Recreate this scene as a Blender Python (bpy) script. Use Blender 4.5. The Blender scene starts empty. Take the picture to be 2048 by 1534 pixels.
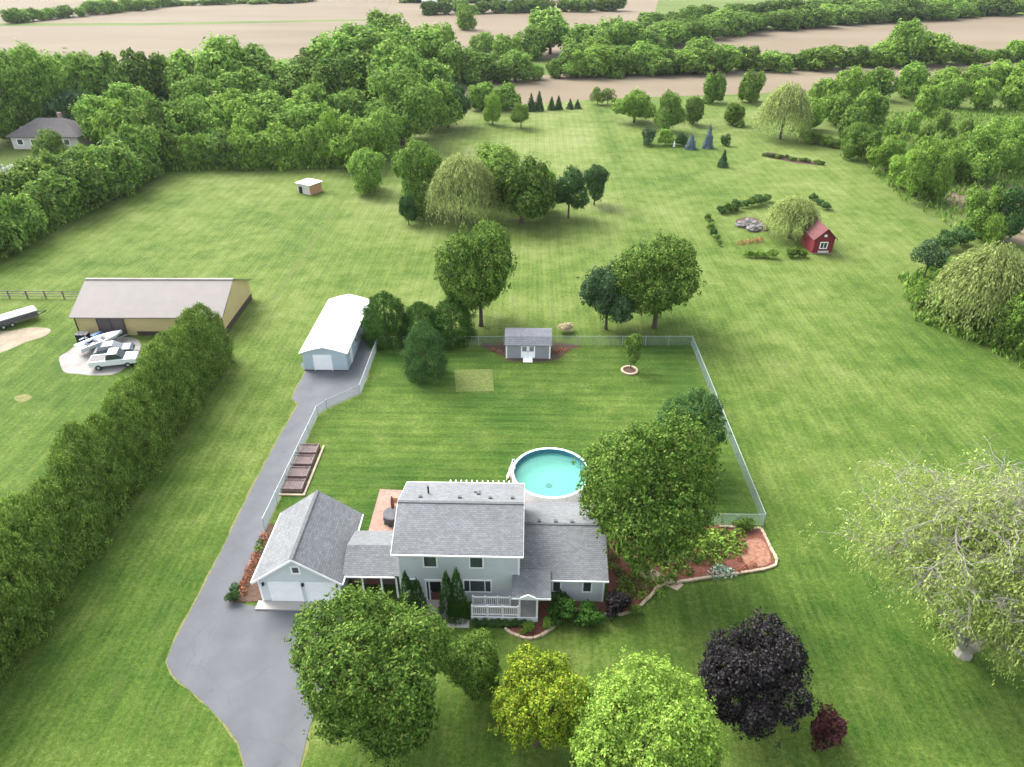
import bpy, bmesh, math, random
import numpy as np
from mathutils import Vector, Matrix
sc = bpy.context.scene
COL = sc.collection
R = math.radians
# ------------------------------------------------------------------ camera, sky, sun, exposure
cam_d = bpy.data.cameras.new('camera'); cam = bpy.data.objects.new('camera', cam_d); COL.objects.link(cam)
cam_d.sensor_fit = 'HORIZONTAL'; cam_d.sensor_width = 36.0; cam_d.lens = 36.0*1419/2048
cam_d.clip_start = 0.5; cam_d.clip_end = 6000
cam.location = (0, 0, 42.0); cam.rotation_euler = (R(90-32.414), 0, R(1.397))
sc.camera = cam
SUN_EL, SUN_AZ = 44.0, -46.0           # azimuth measured from +Y towards +X: the light comes from the far left
world = bpy.data.worlds.new('World'); sc.world = world; world.use_nodes = True
wn = world.node_tree.nodes; wl = world.node_tree.links; wn.clear()
w_out = wn.new('ShaderNodeOutputWorld'); w_bg = wn.new('ShaderNodeBackground'); w_sky = wn.new('ShaderNodeTexSky'); w_hs = wn.new('ShaderNodeHueSaturation')
w_sky.sky_type = 'NISHITA'; w_sky.sun_disc = False; w_sky.sun_elevation = R(SUN_EL); w_sky.sun_rotation = R(SUN_AZ)
w_sky.dust_density = 3.0; w_sky.ozone_density = 1.0; w_sky.air_density = 1.0
w_hs.inputs['Saturation'].default_value = 0.38
w_bg.inputs['Strength'].default_value = 0.13
wl.new(w_sky.outputs[0], w_hs.inputs['Color']); wl.new(w_hs.outputs[0], w_bg.inputs['Color']); wl.new(w_bg.outputs[0], w_out.inputs['Surface'])
sun_d = bpy.data.lights.new('sun', 'SUN'); sun = bpy.data.objects.new('sun', sun_d); COL.objects.link(sun)
sun_d.energy = 1.3; sun_d.angle = R(38); sun_d.color = (1.0, 0.985, 0.955)
_a, _e = R(SUN_AZ), R(SUN_EL)
_dir = Vector((math.sin(_a)*math.cos(_e), math.cos(_a)*math.cos(_e), math.sin(_e)))
sun.rotation_euler = _dir.to_track_quat('Z', 'Y').to_euler(); sun.location = (-60, 80, 120)
sc.view_settings.view_transform = 'Standard'; sc.view_settings.look = 'None'; sc.view_settings.gamma = 1.0
sc.view_settings.exposure = 2.17; sc.view_settings.use_curve_mapping = False
sc.cycles.max_bounces = 5; sc.cycles.diffuse_bounces = 3; sc.cycles.transparent_max_bounces = 12
sc.cycles.volume_bounces = 0; sc.cycles.caustics_reflective = False; sc.cycles.caustics_refractive = False

# ------------------------------------------------------------------ materials
class MT:
    def __init__(s, name, rough=0.85, spec=0.25):
        s.m = bpy.data.materials.new(name); s.m.use_nodes = True
        s.n = s.m.node_tree.nodes; s.l = s.m.node_tree.links; s.n.clear()
        s.out = s.n.new('ShaderNodeOutputMaterial'); s.b = s.n.new('ShaderNodeBsdfPrincipled')
        s.b.inputs['Roughness'].default_value = rough; s.b.inputs['Specular IOR Level'].default_value = spec
        s.l.new(s.b.outputs[0], s.out.inputs[0]); s._co = None
    def pos(s):
        if s._co is None: s._co = s.n.new('ShaderNodeNewGeometry').outputs['Position']
        return s._co
    def objco(s): return s.n.new('ShaderNodeTexCoord').outputs['Object']
    def put(s, sock, v):
        if isinstance(v, bpy.types.NodeSocket): s.l.new(v, sock)
        else: sock.default_value = (v + (1,) if isinstance(v, tuple) and len(v) == 3 and sock.type == 'RGBA' else v)
    def mapping(s, co, scale=(1,1,1), rot=(0,0,0)):
        n = s.n.new('ShaderNodeMapping'); s.l.new(co, n.inputs['Vector']); n.inputs['Scale'].default_value = scale; n.inputs['Rotation'].default_value = rot
        return n.outputs[0]
    def noise(s, scale, detail=3, co=None, rough=0.55, dist=0.0):
        n = s.n.new('ShaderNodeTexNoise'); s.l.new(co or s.pos(), n.inputs['Vector'])
        n.inputs['Scale'].default_value = scale; n.inputs['Detail'].default_value = detail; n.inputs['Roughness'].default_value = rough; n.inputs['Distortion'].default_value = dist
        return n.outputs[0]
    def ramp(s, f, stops):
        n = s.n.new('ShaderNodeValToRGB'); s.put(n.inputs[0], f); e = n.color_ramp.elements
        while len(e) < len(stops): e.new(0.5)
        for k, (p, c) in zip(e, stops): k.position = p; k.color = (*c, 1) if len(c) == 3 else c
        return n.outputs[0]
    def rng(s, f, a, b, c, d):
        n = s.n.new('ShaderNodeMapRange'); s.put(n.inputs['Value'], f)
        for k, v in zip(('From Min','From Max','To Min','To Max'), (a,b,c,d)): n.inputs[k].default_value = v
        return n.outputs[0]
    def math(s, op, a, b=0.0, c=0.0):
        n = s.n.new('ShaderNodeMath'); n.operation = op; s.put(n.inputs[0], a); s.put(n.inputs[1], b); s.put(n.inputs[2], c); return n.outputs[0]
    def mix(s, f, a, b, mode='MIX'):
        n = s.n.new('ShaderNodeMix'); n.data_type = 'RGBA'; n.blend_type = mode
        s.put(n.inputs['Factor'], f); s.put(n.inputs['A'], a) if False else None
        ia, ib = [q for q in n.inputs if q.type == 'RGBA']; s.put(ia, a); s.put(ib, b); s.put(n.inputs[0], f)
        return [o for o in n.outputs if o.type == 'RGBA'][0]
    def attr(s, name):
        n = s.n.new('ShaderNodeAttribute'); n.attribute_name = name; return n.outputs['Fac']
    def wave(s, co, scale, dist=0.0, detail=2, dscale=1.0, axis='X', prof='SIN'):
        n = s.n.new('ShaderNodeTexWave'); n.wave_type = 'BANDS'; n.bands_direction = axis; n.wave_profile = prof
        s.l.new(co, n.inputs['Vector']); n.inputs['Scale'].default_value = scale; n.inputs['Distortion'].default_value = dist; n.inputs['Detail'].default_value = detail; n.inputs['Detail Scale'].default_value = dscale
        return n.outputs['Fac']
    def scale(s, col, f):   # multiply colour by a scalar socket
        n = s.n.new('ShaderNodeVectorMath'); n.operation = 'SCALE'; s.put(n.inputs[0], col); s.put(n.inputs['Scale'], f); return n.outputs[0]
    def bump(s, h, strength=0.4, dist=0.05):
        n = s.n.new('ShaderNodeBump'); n.inputs['Strength'].default_value = strength; n.inputs['Distance'].default_value = dist; s.put(n.inputs['Height'], h); s.l.new(n.outputs[0], s.b.inputs['Normal'])
    def base(s, c): s.put(s.b.inputs['Base Color'], c); return s

def plain(name, c, rough=0.6, spec=0.3, var=0.12, sc_=1.5, metal=0.0):
    t = MT(name, rough, spec); t.b.inputs['Metallic'].default_value = metal
    n = t.noise(sc_, 4); f = t.rng(n, 0.25, 0.75, 1-var, 1+var)
    t.base(t.scale(c, f)); return t.m

def leafmat(name, lo, mid, hi, transl=0.34, hue_var=0.12, dens=1.0):
    t = MT(name, 0.8, 0.08)
    lo, mid, hi = [tuple(min(0.7, v*1.5) for v in c) for c in (lo, mid, hi)]
    g = t.n.new('ShaderNodeNewGeometry'); oi = t.n.new('ShaderNodeObjectInfo')
    col = t.ramp(g.outputs['Random Per Island'], [(0.0, lo), (0.5, mid), (1.0, hi)])
    nz = t.noise(1.1, 2)
    col = t.scale(col, t.rng(nz, 0.3, 0.7, 0.66, 1.34))
    col = t.scale(col, t.rng(oi.outputs['Random'], 0, 1, 1-hue_var, 1+hue_var))
    t.base(col)
    tr = t.n.new('ShaderNodeBsdfTranslucent'); t.l.new(col, tr.inputs[0])
    mx = t.n.new('ShaderNodeMixShader'); mx.inputs[0].default_value = transl
    t.l.new(t.b.outputs[0], mx.inputs[1]); t.l.new(tr.outputs[0], mx.inputs[2]); t.l.new(mx.outputs[0], t.out.inputs[0])
    return t.m

M = {}
def lawn_material(name):
    t = MT(name, 0.95, 0.1)
    dry, rough, yard = t.attr('dry'), t.attr('rough'), t.attr('yard')
    big = t.noise(0.045, 3); med = t.noise(0.33, 4, rough=0.65); fine = t.noise(3.2, 4, rough=0.75); spk = t.noise(9.0, 2)
    d = t.math('ADD', dry, t.rng(big, 0.3, 0.7, -0.26, 0.26)); d = t.math('ADD', d, t.rng(med, 0.28, 0.72, -0.26, 0.26)); d = t.math('ADD', d, t.rng(fine, 0.28, 0.72, -0.32, 0.32))
    col = t.ramp(d, [(0.0, (0.026, 0.066, 0.0080)), (0.34, (0.058, 0.100, 0.0145)), (0.66, (0.103, 0.142, 0.0310)), (1.0, (0.162, 0.190, 0.0660))])
    p = t.pos()
    w1 = t.wave(p, 0.19, 0.9, 2, 0.12, 'X'); w2 = t.wave(p, 0.47, 2.5, 2, 0.6, 'X'); w3 = t.wave(p, 0.24, 1.2, 2, 0.2, 'Y')
    sy_ = t.noise(1.0, 4, co=t.mapping(p, scale=(2.6, 0.16, 1)), rough=0.7); sx_ = t.noise(1.0, 4, co=t.mapping(p, scale=(0.16, 2.6, 1)), rough=0.7)
    stk = t.math('ADD', t.math('MULTIPLY', sy_, t.math('SUBTRACT', 1.0, yard)), t.math('MULTIPLY', sx_, yard))
    st = t.math('MULTIPLY_ADD', w1, 0.5, t.math('MULTIPLY', w2, 0.5))
    s = t.math('ADD', t.math('MULTIPLY', st, t.math('SUBTRACT', 1.0, yard)), t.math('MULTIPLY', w3, yard))
    col = t.scale(col, t.rng(s, 0.2, 0.8, 0.915, 1.085)); col = t.mix(t.rng(stk, 0.45, 0.75, 0.0, 0.35), col, (0.118, 0.146, 0.034)); col = t.scale(col, t.rng(stk, 0.3, 0.7, 0.94, 1.05))
    pt_ = t.noise(0.24, 6, rough=0.72, dist=0.6); col = t.mix(t.rng(pt_, 0.54, 0.72, 0.0, 0.28), col, (0.122, 0.128, 0.040)); col = t.mix(t.rng(t.noise(0.5, 5, rough=0.7), 0.58, 0.75, 0.0, 0.3), col, (0.034, 0.074, 0.012))
    rcol = t.ramp(t.math('MULTIPLY_ADD', fine, 0.6, t.math('MULTIPLY', med, 0.5)), [(0.3, (0.045, 0.078, 0.014)), (0.55, (0.090, 0.125, 0.028)), (0.8, (0.155, 0.160, 0.062))])
    col = t.mix(rough, col, rcol)
    col = t.scale(col, t.rng(spk, 0.25, 0.75, 0.72, 1.28))
    t.base(col); t.bump(t.math('MULTIPLY_ADD', fine, 0.7, spk), 0.55, 0.10)
    return t.m
M['lawn'] = lawn_material('mown_grass')
t = MT('meadow_grass', 0.95, 0.1); c = t.ramp(t.math('MULTIPLY_ADD', t.noise(0.03, 4), 0.5, t.math('MULTIPLY', t.noise(0.6, 5, rough=0.7), 0.5)), [(0.3, (0.045, 0.085, 0.016)), (0.5, (0.085, 0.118, 0.026)), (0.7, (0.125, 0.145, 0.048))]); t.base(c); M['meadow'] = t.m
def soil_material(name, a, b, ang, rows=0.5):
    t = MT(name, 0.95, 0.1); p = t.mapping(t.pos(), rot=(0, 0, ang))
    sm = t.mapping(t.pos(), scale=(0.006, 0.03, 1), rot=(0, 0, ang))
    n = t.noise(1.0, 4, co=sm); n2 = t.noise(0.012, 3); w = t.wave(p, 0.16, 1.0, 1, 0.2, 'Y')
    f = t.math('ADD', t.math('MULTIPLY_ADD', n, 0.55, t.math('MULTIPLY', n2, 0.35)), t.math('MULTIPLY', w, 0.10))
    t.base(t.ramp(f, [(0.35, a), (0.65, b)])); return t.m
M['soil_a'] = soil_material('harvested_soil', (0.130, 0.103, 0.068), (0.176, 0.146, 0.102), 0.02)
M['soil_b'] = soil_material('pale_soil', (0.138, 0.106, 0.069), (0.184, 0.149, 0.103), 0.0)
t = MT('young_crop', 0.95, 0.1); t.base(t.ramp(t.noise(0.05, 4), [(0.3, (0.09, 0.15, 0.03)), (0.7, (0.15, 0.21, 0.05))])); M['crop'] = t.m
t = MT('asphalt', 0.85, 0.3); p = t.pos(); n = t.noise(0.5, 5, rough=0.6); n2 = t.noise(26, 2); n3 = t.noise(0.12, 3)
c = t.ramp(t.math('MULTIPLY_ADD', n, 0.45, t.math('MULTIPLY_ADD', n2, 0.25, t.math('MULTIPLY', n3, 0.3))), [(0.3, (0.074, 0.078, 0.085)), (0.7, (0.120, 0.125, 0.133))])
vo = t.n.new('ShaderNodeTexVoronoi'); vo.feature = 'DISTANCE_TO_EDGE'; dn = t.n.new('ShaderNodeTexNoise'); dn.inputs['Scale'].default_value = 0.7; dn.inputs['Detail'].default_value = 4; t.l.new(p, dn.inputs['Vector'])
va = t.n.new('ShaderNodeVectorMath'); va.operation = 'MULTIPLY_ADD'; t.l.new(dn.outputs['Color'], va.inputs[0]); va.inputs[1].default_value = (1.6, 1.6, 0); t.l.new(p, va.inputs[2]); t.l.new(va.outputs[0], vo.inputs['Vector']); vo.inputs['Scale'].default_value = 0.17
c = t.scale(c, t.rng(vo.outputs['Distance'], 0.0, 0.008, 0.86, 1.0)); c = t.scale(c, t.rng(t.wave(p, 0.105, 3.0, 2, 0.15, 'X'), 0.0, 1.0, 0.94, 1.04))
c = t.scale(c, t.rng(t.noise(0.85, 3), 0.66, 0.74, 1.0, 0.84)); t.base(c); t.bump(n2, 0.3, 0.02); M['asphalt'] = t.m
t = MT('concrete', 0.85, 0.3); c = t.ramp(t.math('MULTIPLY_ADD', t.noise(0.7, 5), 0.6, t.math('MULTIPLY', t.noise(14, 3), 0.4)), [(0.3, (0.30, 0.28, 0.25)), (0.7, (0.42, 0.40, 0.365))]); t.base(c); M['concrete'] = t.m
t = MT('pale_concrete', 0.85, 0.3); c = t.ramp(t.noise(0.5, 5), [(0.3, (0.185, 0.17, 0.152)), (0.7, (0.275, 0.26, 0.238))]); t.base(c); M['pale_concrete'] = t.m
t = MT('bare_earth', 0.95, 0.1); c = t.ramp(t.math('MULTIPLY_ADD', t.noise(0.5, 5, rough=0.7), 0.6, t.math('MULTIPLY', t.noise(5, 3), 0.4)), [(0.32, (0.17, 0.135, 0.09)), (0.65, (0.30, 0.255, 0.195))]); t.base(c); M['earth'] = t.m
t = MT('dry_turf', 0.95, 0.1); c = t.ramp(t.noise(2.4, 5, rough=0.75), [(0.35, (0.095, 0.12, 0.03)), (0.5, (0.15, 0.15, 0.055)), (0.7, (0.22, 0.19, 0.10))]); t.base(c); M['dry_turf'] = t.m
t = MT('pale_turf', 0.95, 0.1); c = t.ramp(t.noise(2.4, 5, rough=0.75), [(0.35, (0.062, 0.100, 0.020)), (0.55, (0.105, 0.125, 0.036)), (0.75, (0.16, 0.15, 0.07))]); t.base(c); M['pale_turf'] = t.m
t = MT('red_mulch', 0.95, 0.1); n = t.noise(7, 5, rough=0.8); c = t.ramp(n, [(0.3, (0.075, 0.028, 0.02)), (0.5, (0.16, 0.062, 0.045)), (0.72, (0.25, 0.115, 0.085))]); t.base(c); t.bump(n, 0.8, 0.06); M['mulch'] = t.m
t = MT('dark_mulch', 0.95, 0.1); n = t.noise(6, 5, rough=0.8); c = t.ramp(n, [(0.3, (0.045, 0.028, 0.02)), (0.7, (0.13, 0.085, 0.06))]); t.base(c); M['dark_mulch'] = t.m
t = MT('patio_brick', 0.85, 0.25); bt = t.n.new('ShaderNodeTexBrick'); t.l.new(t.pos(), bt.inputs['Vector'])
for k, v in (('Color1', (0.235, 0.130, 0.098, 1)), ('Color2', (0.30, 0.185, 0.145, 1)), ('Mortar', (0.26, 0.21, 0.17, 1))): bt.inputs[k].default_value = v
bt.inputs['Scale'].default_value = 1.0; bt.inputs['Brick Width'].default_value = 0.22; bt.inputs['Row Height'].default_value = 0.11; bt.inputs['Mortar Size'].default_value = 0.006
t.base(t.scale(bt.outputs['Color'], t.rng(t.noise(0.9, 4), 0.3, 0.7, 0.85, 1.15))); M['patio'] = t.m
def shingle(name, a, b, swap):
    t = MT(name, 0.9, 0.2); p = t.mapping(t.pos(), rot=(0, 0, R(90) if swap else 0)); bt = t.n.new('ShaderNodeTexBrick'); t.l.new(p, bt.inputs['Vector'])
    for k, v in (('Color1', (*a, 1)), ('Color2', (*b, 1)), ('Mortar', (a[0]*.62, a[1]*.62, a[2]*.62, 1))): bt.inputs[k].default_value = v
    bt.inputs['Scale'].default_value = 1.0; bt.inputs['Brick Width'].default_value = 0.32; bt.inputs['Row Height'].default_value = 0.15; bt.inputs['Mortar Size'].default_value = 0.010; bt.inputs['Bias'].default_value = 0.0
    n = t.noise(4.5, 3); n2 = t.noise(0.35, 3)
    col = t.scale(bt.outputs['Color'], t.rng(n, 0.25, 0.75, 0.86, 1.14)); col = t.scale(col, t.rng(n2, 0.3, 0.7, 0.92, 1.08)); t.base(col); t.bump(bt.outputs['Fac'], -0.4, 0.02); return t.m
M['shingle'] = shingle('grey_shingle', (0.140, 0.145, 0.148), (0.182, 0.188, 0.193), False)
M['shingle_turned'] = shingle('grey_shingle_turned', (0.140, 0.145, 0.148), (0.182, 0.188, 0.193), True)
M['brown_shingle'] = shingle('brown_grey_shingle', (0.105, 0.095, 0.095), (0.14, 0.128, 0.125), False)
M['ridge'] = plain('ridge_shingle', (0.105, 0.108, 0.110), 0.9, 0.2, 0.2, 4.0)
M['red_shingle'] = shingle('maroon_shingle', (0.115, 0.045, 0.045), (0.15, 0.062, 0.06), True)
M['shed_shingle'] = shingle('light_grey_shingle', (0.20, 0.20, 0.215), (0.24, 0.24, 0.255), False)
def siding(name, c, step=0.115, axis='Z', amp=0.5):
    t = MT(name, 0.6, 0.3); w = t.wave(t.pos(), 0.314/step, 0, 0, 1, axis, 'SAW')
    t.base(t.scale(c, t.rng(t.noise(0.8, 4), 0.3, 0.7, 0.94, 1.05))); t.bump(w, amp, 0.02); return t.m
M['siding'] = siding('pale_grey_siding', (0.60, 0.635, 0.655))
M['white'] = plain('white_paint', (0.88, 0.88, 0.88), 0.5, 0.3, 0.05)
M['white_metal'] = plain('white_metal', (0.72, 0.73, 0.72), 0.4, 0.4, 0.06, 0.6)
M['white_roof'] = siding('white_ribbed_roof', (0.68, 0.68, 0.66), 0.30, 'Y', 0.3)
M['blue_siding'] = siding('pale_blue_siding', (0.42, 0.50, 0.54), 0.2, 'X')
M['tan_metal'] = siding('tan_ribbed_metal', (0.45, 0.36, 0.175), 0.23, 'X', 0.5)
M['taupe_roof'] = siding('taupe_ribbed_roof', (0.172, 0.153, 0.138), 0.23, 'X', 0.35)
M['brown_trim'] = plain('dark_brown_trim', (0.06, 0.042, 0.035), 0.6)
M['brown_door'] = plain('brown_sliding_door', (0.085, 0.072, 0.070), 0.6)
M['grey_siding'] = siding('grey_board_siding', (0.27, 0.275, 0.295), 0.2, 'X')
M['red_wood'] = siding('barn_red_boards', (0.165, 0.020, 0.026), 0.18, 'X')
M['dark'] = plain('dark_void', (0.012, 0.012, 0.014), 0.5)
M['dark_brown_wall'] = plain('recessed_brown_wall', (0.12, 0.09, 0.075), 0.8)  # the recessed breezeway wall's own brown
t = MT('window_glass', 0.06, 0.9); t.base((0.045, 0.058, 0.066)); M['glass'] = t.m
M['black'] = plain('black_rubber', (0.015, 0.015, 0.016), 0.6)
M['grey_metal'] = plain('galvanised_steel', (0.36, 0.40, 0.40), 0.45, 0.4, 0.1, 2.0, 0.3)
M['chain'] = plain('chain_link_wire', (0.22, 0.29, 0.275), 0.5, 0.4, 0.06)
M['wood'] = plain('weathered_wood', (0.185, 0.135, 0.125), 0.85, 0.2, 0.3, 3.0)
M['soil_box'] = plain('planter_soil', (0.135, 0.105, 0.10), 0.95, 0.1, 0.4, 6.0)
M['orange_wood'] = plain('orange_plywood', (0.44, 0.25, 0.145), 0.8, 0.2, 0.15)
M['cream'] = plain('cream_wall', (0.50, 0.47, 0.42), 0.8, 0.2, 0.08)
M['pink_brick'] = plain('pinkish_brick', (0.30, 0.22, 0.185), 0.9, 0.2, 0.15, 3.0)
M['salmon'] = plain('salmon_gravel', (0.25, 0.125, 0.082), 0.9, 0.2, 0.45, 3.5)
M['stone'] = plain('tan_edging_stone', (0.40, 0.315, 0.225), 0.9, 0.2, 0.22, 3.0)
M['grey_rock'] = plain('grey_rock', (0.135, 0.125, 0.118), 0.9, 0.2, 0.35, 2.0)
M['bark'] = plain('brown_bark', (0.085, 0.066, 0.05), 0.95, 0.1, 0.35, 6.0)
M['pale_bark'] = plain('pale_dead_wood', (0.24, 0.225, 0.19), 0.9, 0.15, 0.3, 2.0)
M['deck'] = plain('grey_deck_boards', (0.30, 0.285, 0.275), 0.8, 0.2, 0.15, 2.0)
M['rust_wood'] = plain('red_brown_furniture', (0.15, 0.06, 0.05), 0.7, 0.2, 0.2)
M['cover'] = plain('charcoal_cover', (0.085, 0.085, 0.09), 0.7, 0.2, 0.25)
M['blue_paint'] = plain('blue_plastic', (0.035, 0.10, 0.19), 0.4, 0.4)
M['car_white'] = plain('white_car_paint', (0.72, 0.74, 0.76), 0.25, 0.5, 0.02)
M['car_silver'] = plain('silver_car_paint', (0.36, 0.38, 0.40), 0.3, 0.5, 0.02)
M['car_dark'] = plain('dark_teal_paint', (0.03, 0.055, 0.07), 0.3, 0.5, 0.02)
t = MT('pool_water', 0.06, 0.5); t.base((0.115, 0.385, 0.305)); t.b.inputs['Alpha'].default_value = 0.45; t.bump(t.noise(2.2, 3), 0.12, 0.03); M['water'] = t.m
M['liner'] = plain('turquoise_liner', (0.12, 0.43, 0.33), 0.6, 0.2, 0.06)
M['liner_wall'] = plain('blue_liner_wall', (0.05, 0.17, 0.24), 0.6, 0.2, 0.08)
M['pool_rim'] = plain('pale_aqua_rim', (0.56, 0.66, 0.62), 0.5, 0.3, 0.05)
# foliage
M['lf_mid'] = leafmat('green_leaves', (0.014, 0.040, 0.005), (0.048, 0.096, 0.012), (0.135, 0.182, 0.038), 0.28)
M['lf_far'] = leafmat('woodland_leaves', (0.044, 0.098, 0.014), (0.100, 0.176, 0.028), (0.172, 0.252, 0.052), 0.32, 0.28)
M['lf_light'] = leafmat('light_green_leaves', (0.062, 0.122, 0.015), (0.112, 0.190, 0.027), (0.180, 0.262, 0.050), 0.3, 0.2)
M['lf_dark'] = leafmat('dark_green_leaves', (0.016, 0.044, 0.012), (0.032, 0.072, 0.018), (0.060, 0.108, 0.030), 0.3)
M['lf_olive'] = leafmat('olive_cedar_sprays', (0.034, 0.072, 0.010), (0.080, 0.134, 0.020), (0.150, 0.205, 0.044), 0.28, 0.10)
M['lf_cone'] = leafmat('deep_green_cedar', (0.010, 0.034, 0.004), (0.024, 0.064, 0.008), (0.046, 0.098, 0.016), 0.25)
M['lf_spruce'] = leafmat('blue_spruce_needles', (0.055, 0.085, 0.105), (0.090, 0.130, 0.155), (0.13, 0.17, 0.19), 0.15)
M['lf_pine'] = leafmat('pine_needles', (0.018, 0.042, 0.016), (0.036, 0.070, 0.026), (0.064, 0.104, 0.044), 0.2)
M['lf_purple'] = leafmat('dark_purple_leaves', (0.004, 0.0035, 0.004), (0.009, 0.0075, 0.008), (0.046, 0.040, 0.041), 0.12)
M['lf_red'] = leafmat('dark_red_leaves', (0.022, 0.007, 0.008), (0.048, 0.014, 0.016), (0.095, 0.036, 0.036), 0.25)
M['lf_yellow'] = leafmat('yellow_green_leaves', (0.024, 0.056, 0.005), (0.100, 0.152, 0.011), (0.235, 0.262, 0.026), 0.3)
M['lf_bright'] = leafmat('bright_lime_leaves', (0.050, 0.106, 0.011), (0.132, 0.215, 0.030), (0.230, 0.310, 0.062), 0.32)
M['lf_willow'] = leafmat('pale_willow_leaves', (0.090, 0.125, 0.034), (0.175, 0.215, 0.064), (0.280, 0.310, 0.115), 0.45)
M['lf_thin'] = leafmat('sparse_willow_leaves', (0.10, 0.145, 0.028), (0.165, 0.215, 0.052), (0.25, 0.285, 0.10), 0.4)
M['lf_rust'] = leafmat('rust_foliage', (0.10, 0.035, 0.018), (0.21, 0.085, 0.045), (0.34, 0.17, 0.10), 0.3)
M['lf_tan'] = leafmat('dry_tan_foliage', (0.20, 0.16, 0.09), (0.31, 0.26, 0.16), (0.42, 0.37, 0.26), 0.3)
M['lf_hosta'] = leafmat('white_edged_leaves', (0.06, 0.13, 0.08), (0.14, 0.22, 0.15), (0.42, 0.48, 0.40), 0.3)
M['lf_blossom'] = leafmat('white_blossom', (0.10, 0.15, 0.05), (0.30, 0.33, 0.22), (0.55, 0.55, 0.46), 0.3)

# ------------------------------------------------------------------ object helpers
def tag(o, label=None, cat=None, group=None, kind=None):
    if label: o['label'] = label
    if cat: o['category'] = cat
    if group: o['group'] = group
    if kind: o['kind'] = kind
    return o
def empty(name, loc, label, cat, group=None, rz=0.0):
    o = bpy.data.objects.new(name, None); COL.objects.link(o); o.location = loc; o.rotation_euler = (0, 0, rz); o.empty_display_size = 0.3
    return tag(o, label, cat, group)
def link(name, me, mat=None, parent=None, loc=(0,0,0), rz=0.0, scale=(1,1,1)):
    o = bpy.data.objects.new(name, me); COL.objects.link(o); o.location = loc; o.rotation_euler = (0, 0, rz); o.scale = scale
    if parent is not None: o.parent = parent
    if mat is not None:
        if not me.materials: me.materials.append(None)
        o.material_slots[0].link = 'OBJECT'; o.material_slots[0].material = mat
    return o
class MB:
    def __init__(s): s.v = []; s.f = []
    def add(s, vs, fs):
        k = len(s.v); s.v += [tuple(q) for q in vs]; s.f += [tuple(i+k for i in f) for f in fs]; return s
    def box(s, x0, x1, y0, y1, z0, z1):
        return s.add([(x0,y0,z0),(x1,y0,z0),(x1,y1,z0),(x0,y1,z0),(x0,y0,z1),(x1,y0,z1),(x1,y1,z1),(x0,y1,z1)],
                     [(0,3,2,1),(4,5,6,7),(0,1,5,4),(1,2,6,5),(2,3,7,6),(3,0,4,7)])
    def prism(s, poly, a, b, axis='X'):   # poly in the plane across axis: (y,z) for X, (x,z) for Y, (x,y) for Z
        n = len(poly)
        def P(q, t): return (t, q[0], q[1]) if axis == 'X' else ((q[0], t, q[1]) if axis == 'Y' else (q[0], q[1], t))
        vs = [P(q, a) for q in poly] + [P(q, b) for q in poly]
        return s.add(vs, [tuple(range(n)), tuple(range(2*n-1, n-1, -1))] + [(i, i+n, (i+1) % n+n, (i+1) % n) for i in range(n)])
    def tube(s, pts, rad, n=6, cap=True):
        pts = [Vector(p) for p in pts]; k = len(s.v); m = len(pts)
        for i, p in enumerate(pts):
            d = (pts[min(i+1, m-1)]-pts[max(i-1, 0)]).normalized(); u = d.orthogonal().normalized() if abs(d.z) < .99 else Vector((1,0,0)); w = d.cross(u)
            r = rad[i] if isinstance(rad, (list, tuple)) else rad
            for j in range(n):
                a = 2*math.pi*j/n; s.v.append(tuple(p + (u*math.cos(a)+w*math.sin(a))*r))
        for i in range(m-1):
            for j in range(n):
                a, b = k+i*n+j, k+i*n+(j+1) % n; s.f.append((a, b, b+n, a+n))
        if cap: s.f.append(tuple(k+j for j in range(n))[::-1]); s.f.append(tuple(k+(m-1)*n+j for j in range(n)))
        return s
    def cyl(s, x, y, z0, z1, r, n=16, r1=None): return s.tube([(x,y,z0),(x,y,z1)], [r, r if r1 is None else r1], n)
    def ring(s, x, y, z0, z1, r0, r1, n=48):
        k = len(s.v)
        for j in range(n):
            a = 2*math.pi*j/n; c, q = math.cos(a), math.sin(a)
            s.v += [(x+c*r0, y+q*r0, z0), (x+c*r1, y+q*r1, z0), (x+c*r1, y+q*r1, z1), (x+c*r0, y+q*r0, z1)]
        for j in range(n):
            a = k+4*j; b = k+4*((j+1) % n)
            for i in range(4): s.f.append((a+i, b+i, b+(i+1) % 4, a+(i+1) % 4))
        return s
    def mesh(s, name, bevel=0.0):
        me = bpy.data.meshes.new(name); me.from_pydata(s.v, [], s.f)
        bm = bmesh.new(); bm.from_mesh(me)
        if bevel: bmesh.ops.bevel(bm, geom=bm.edges[:], offset=bevel, segments=1, affect='EDGES', clamp_overlap=True)
        bmesh.ops.recalc_face_normals(bm, faces=bm.faces[:]); bm.to_mesh(me); bm.free(); return me
    def build(s, name, mat, parent=None, loc=(0,0,0), rz=0.0, bevel=0.0):
        return link(name, s.mesh(name, bevel), mat, parent, loc, rz)
def box(name, mat, parent, *b, bevel=0.0): return MB().box(*b).build(name, mat, parent, bevel=bevel)
def smooth_poly(pts, n=4, closed=True):
    out = []; m = len(pts); rngi = range(m) if closed else range(m-1)
    for i in rngi:
        p0, p1, p2, p3 = [Vector(pts[(i+k) % m] if closed else pts[min(max(i+k, 0), m-1)]) for k in (-1, 0, 1, 2)]
        for k in range(n):
            t_ = k/n; out.append(tuple(0.5*((2*p1)+(p2-p0)*t_+(2*p0-5*p1+4*p2-p3)*t_*t_+(3*p1-p0-3*p2+p3)*t_**3)))
    if not closed: out.append(tuple(pts[-1]))
    return out
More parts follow.
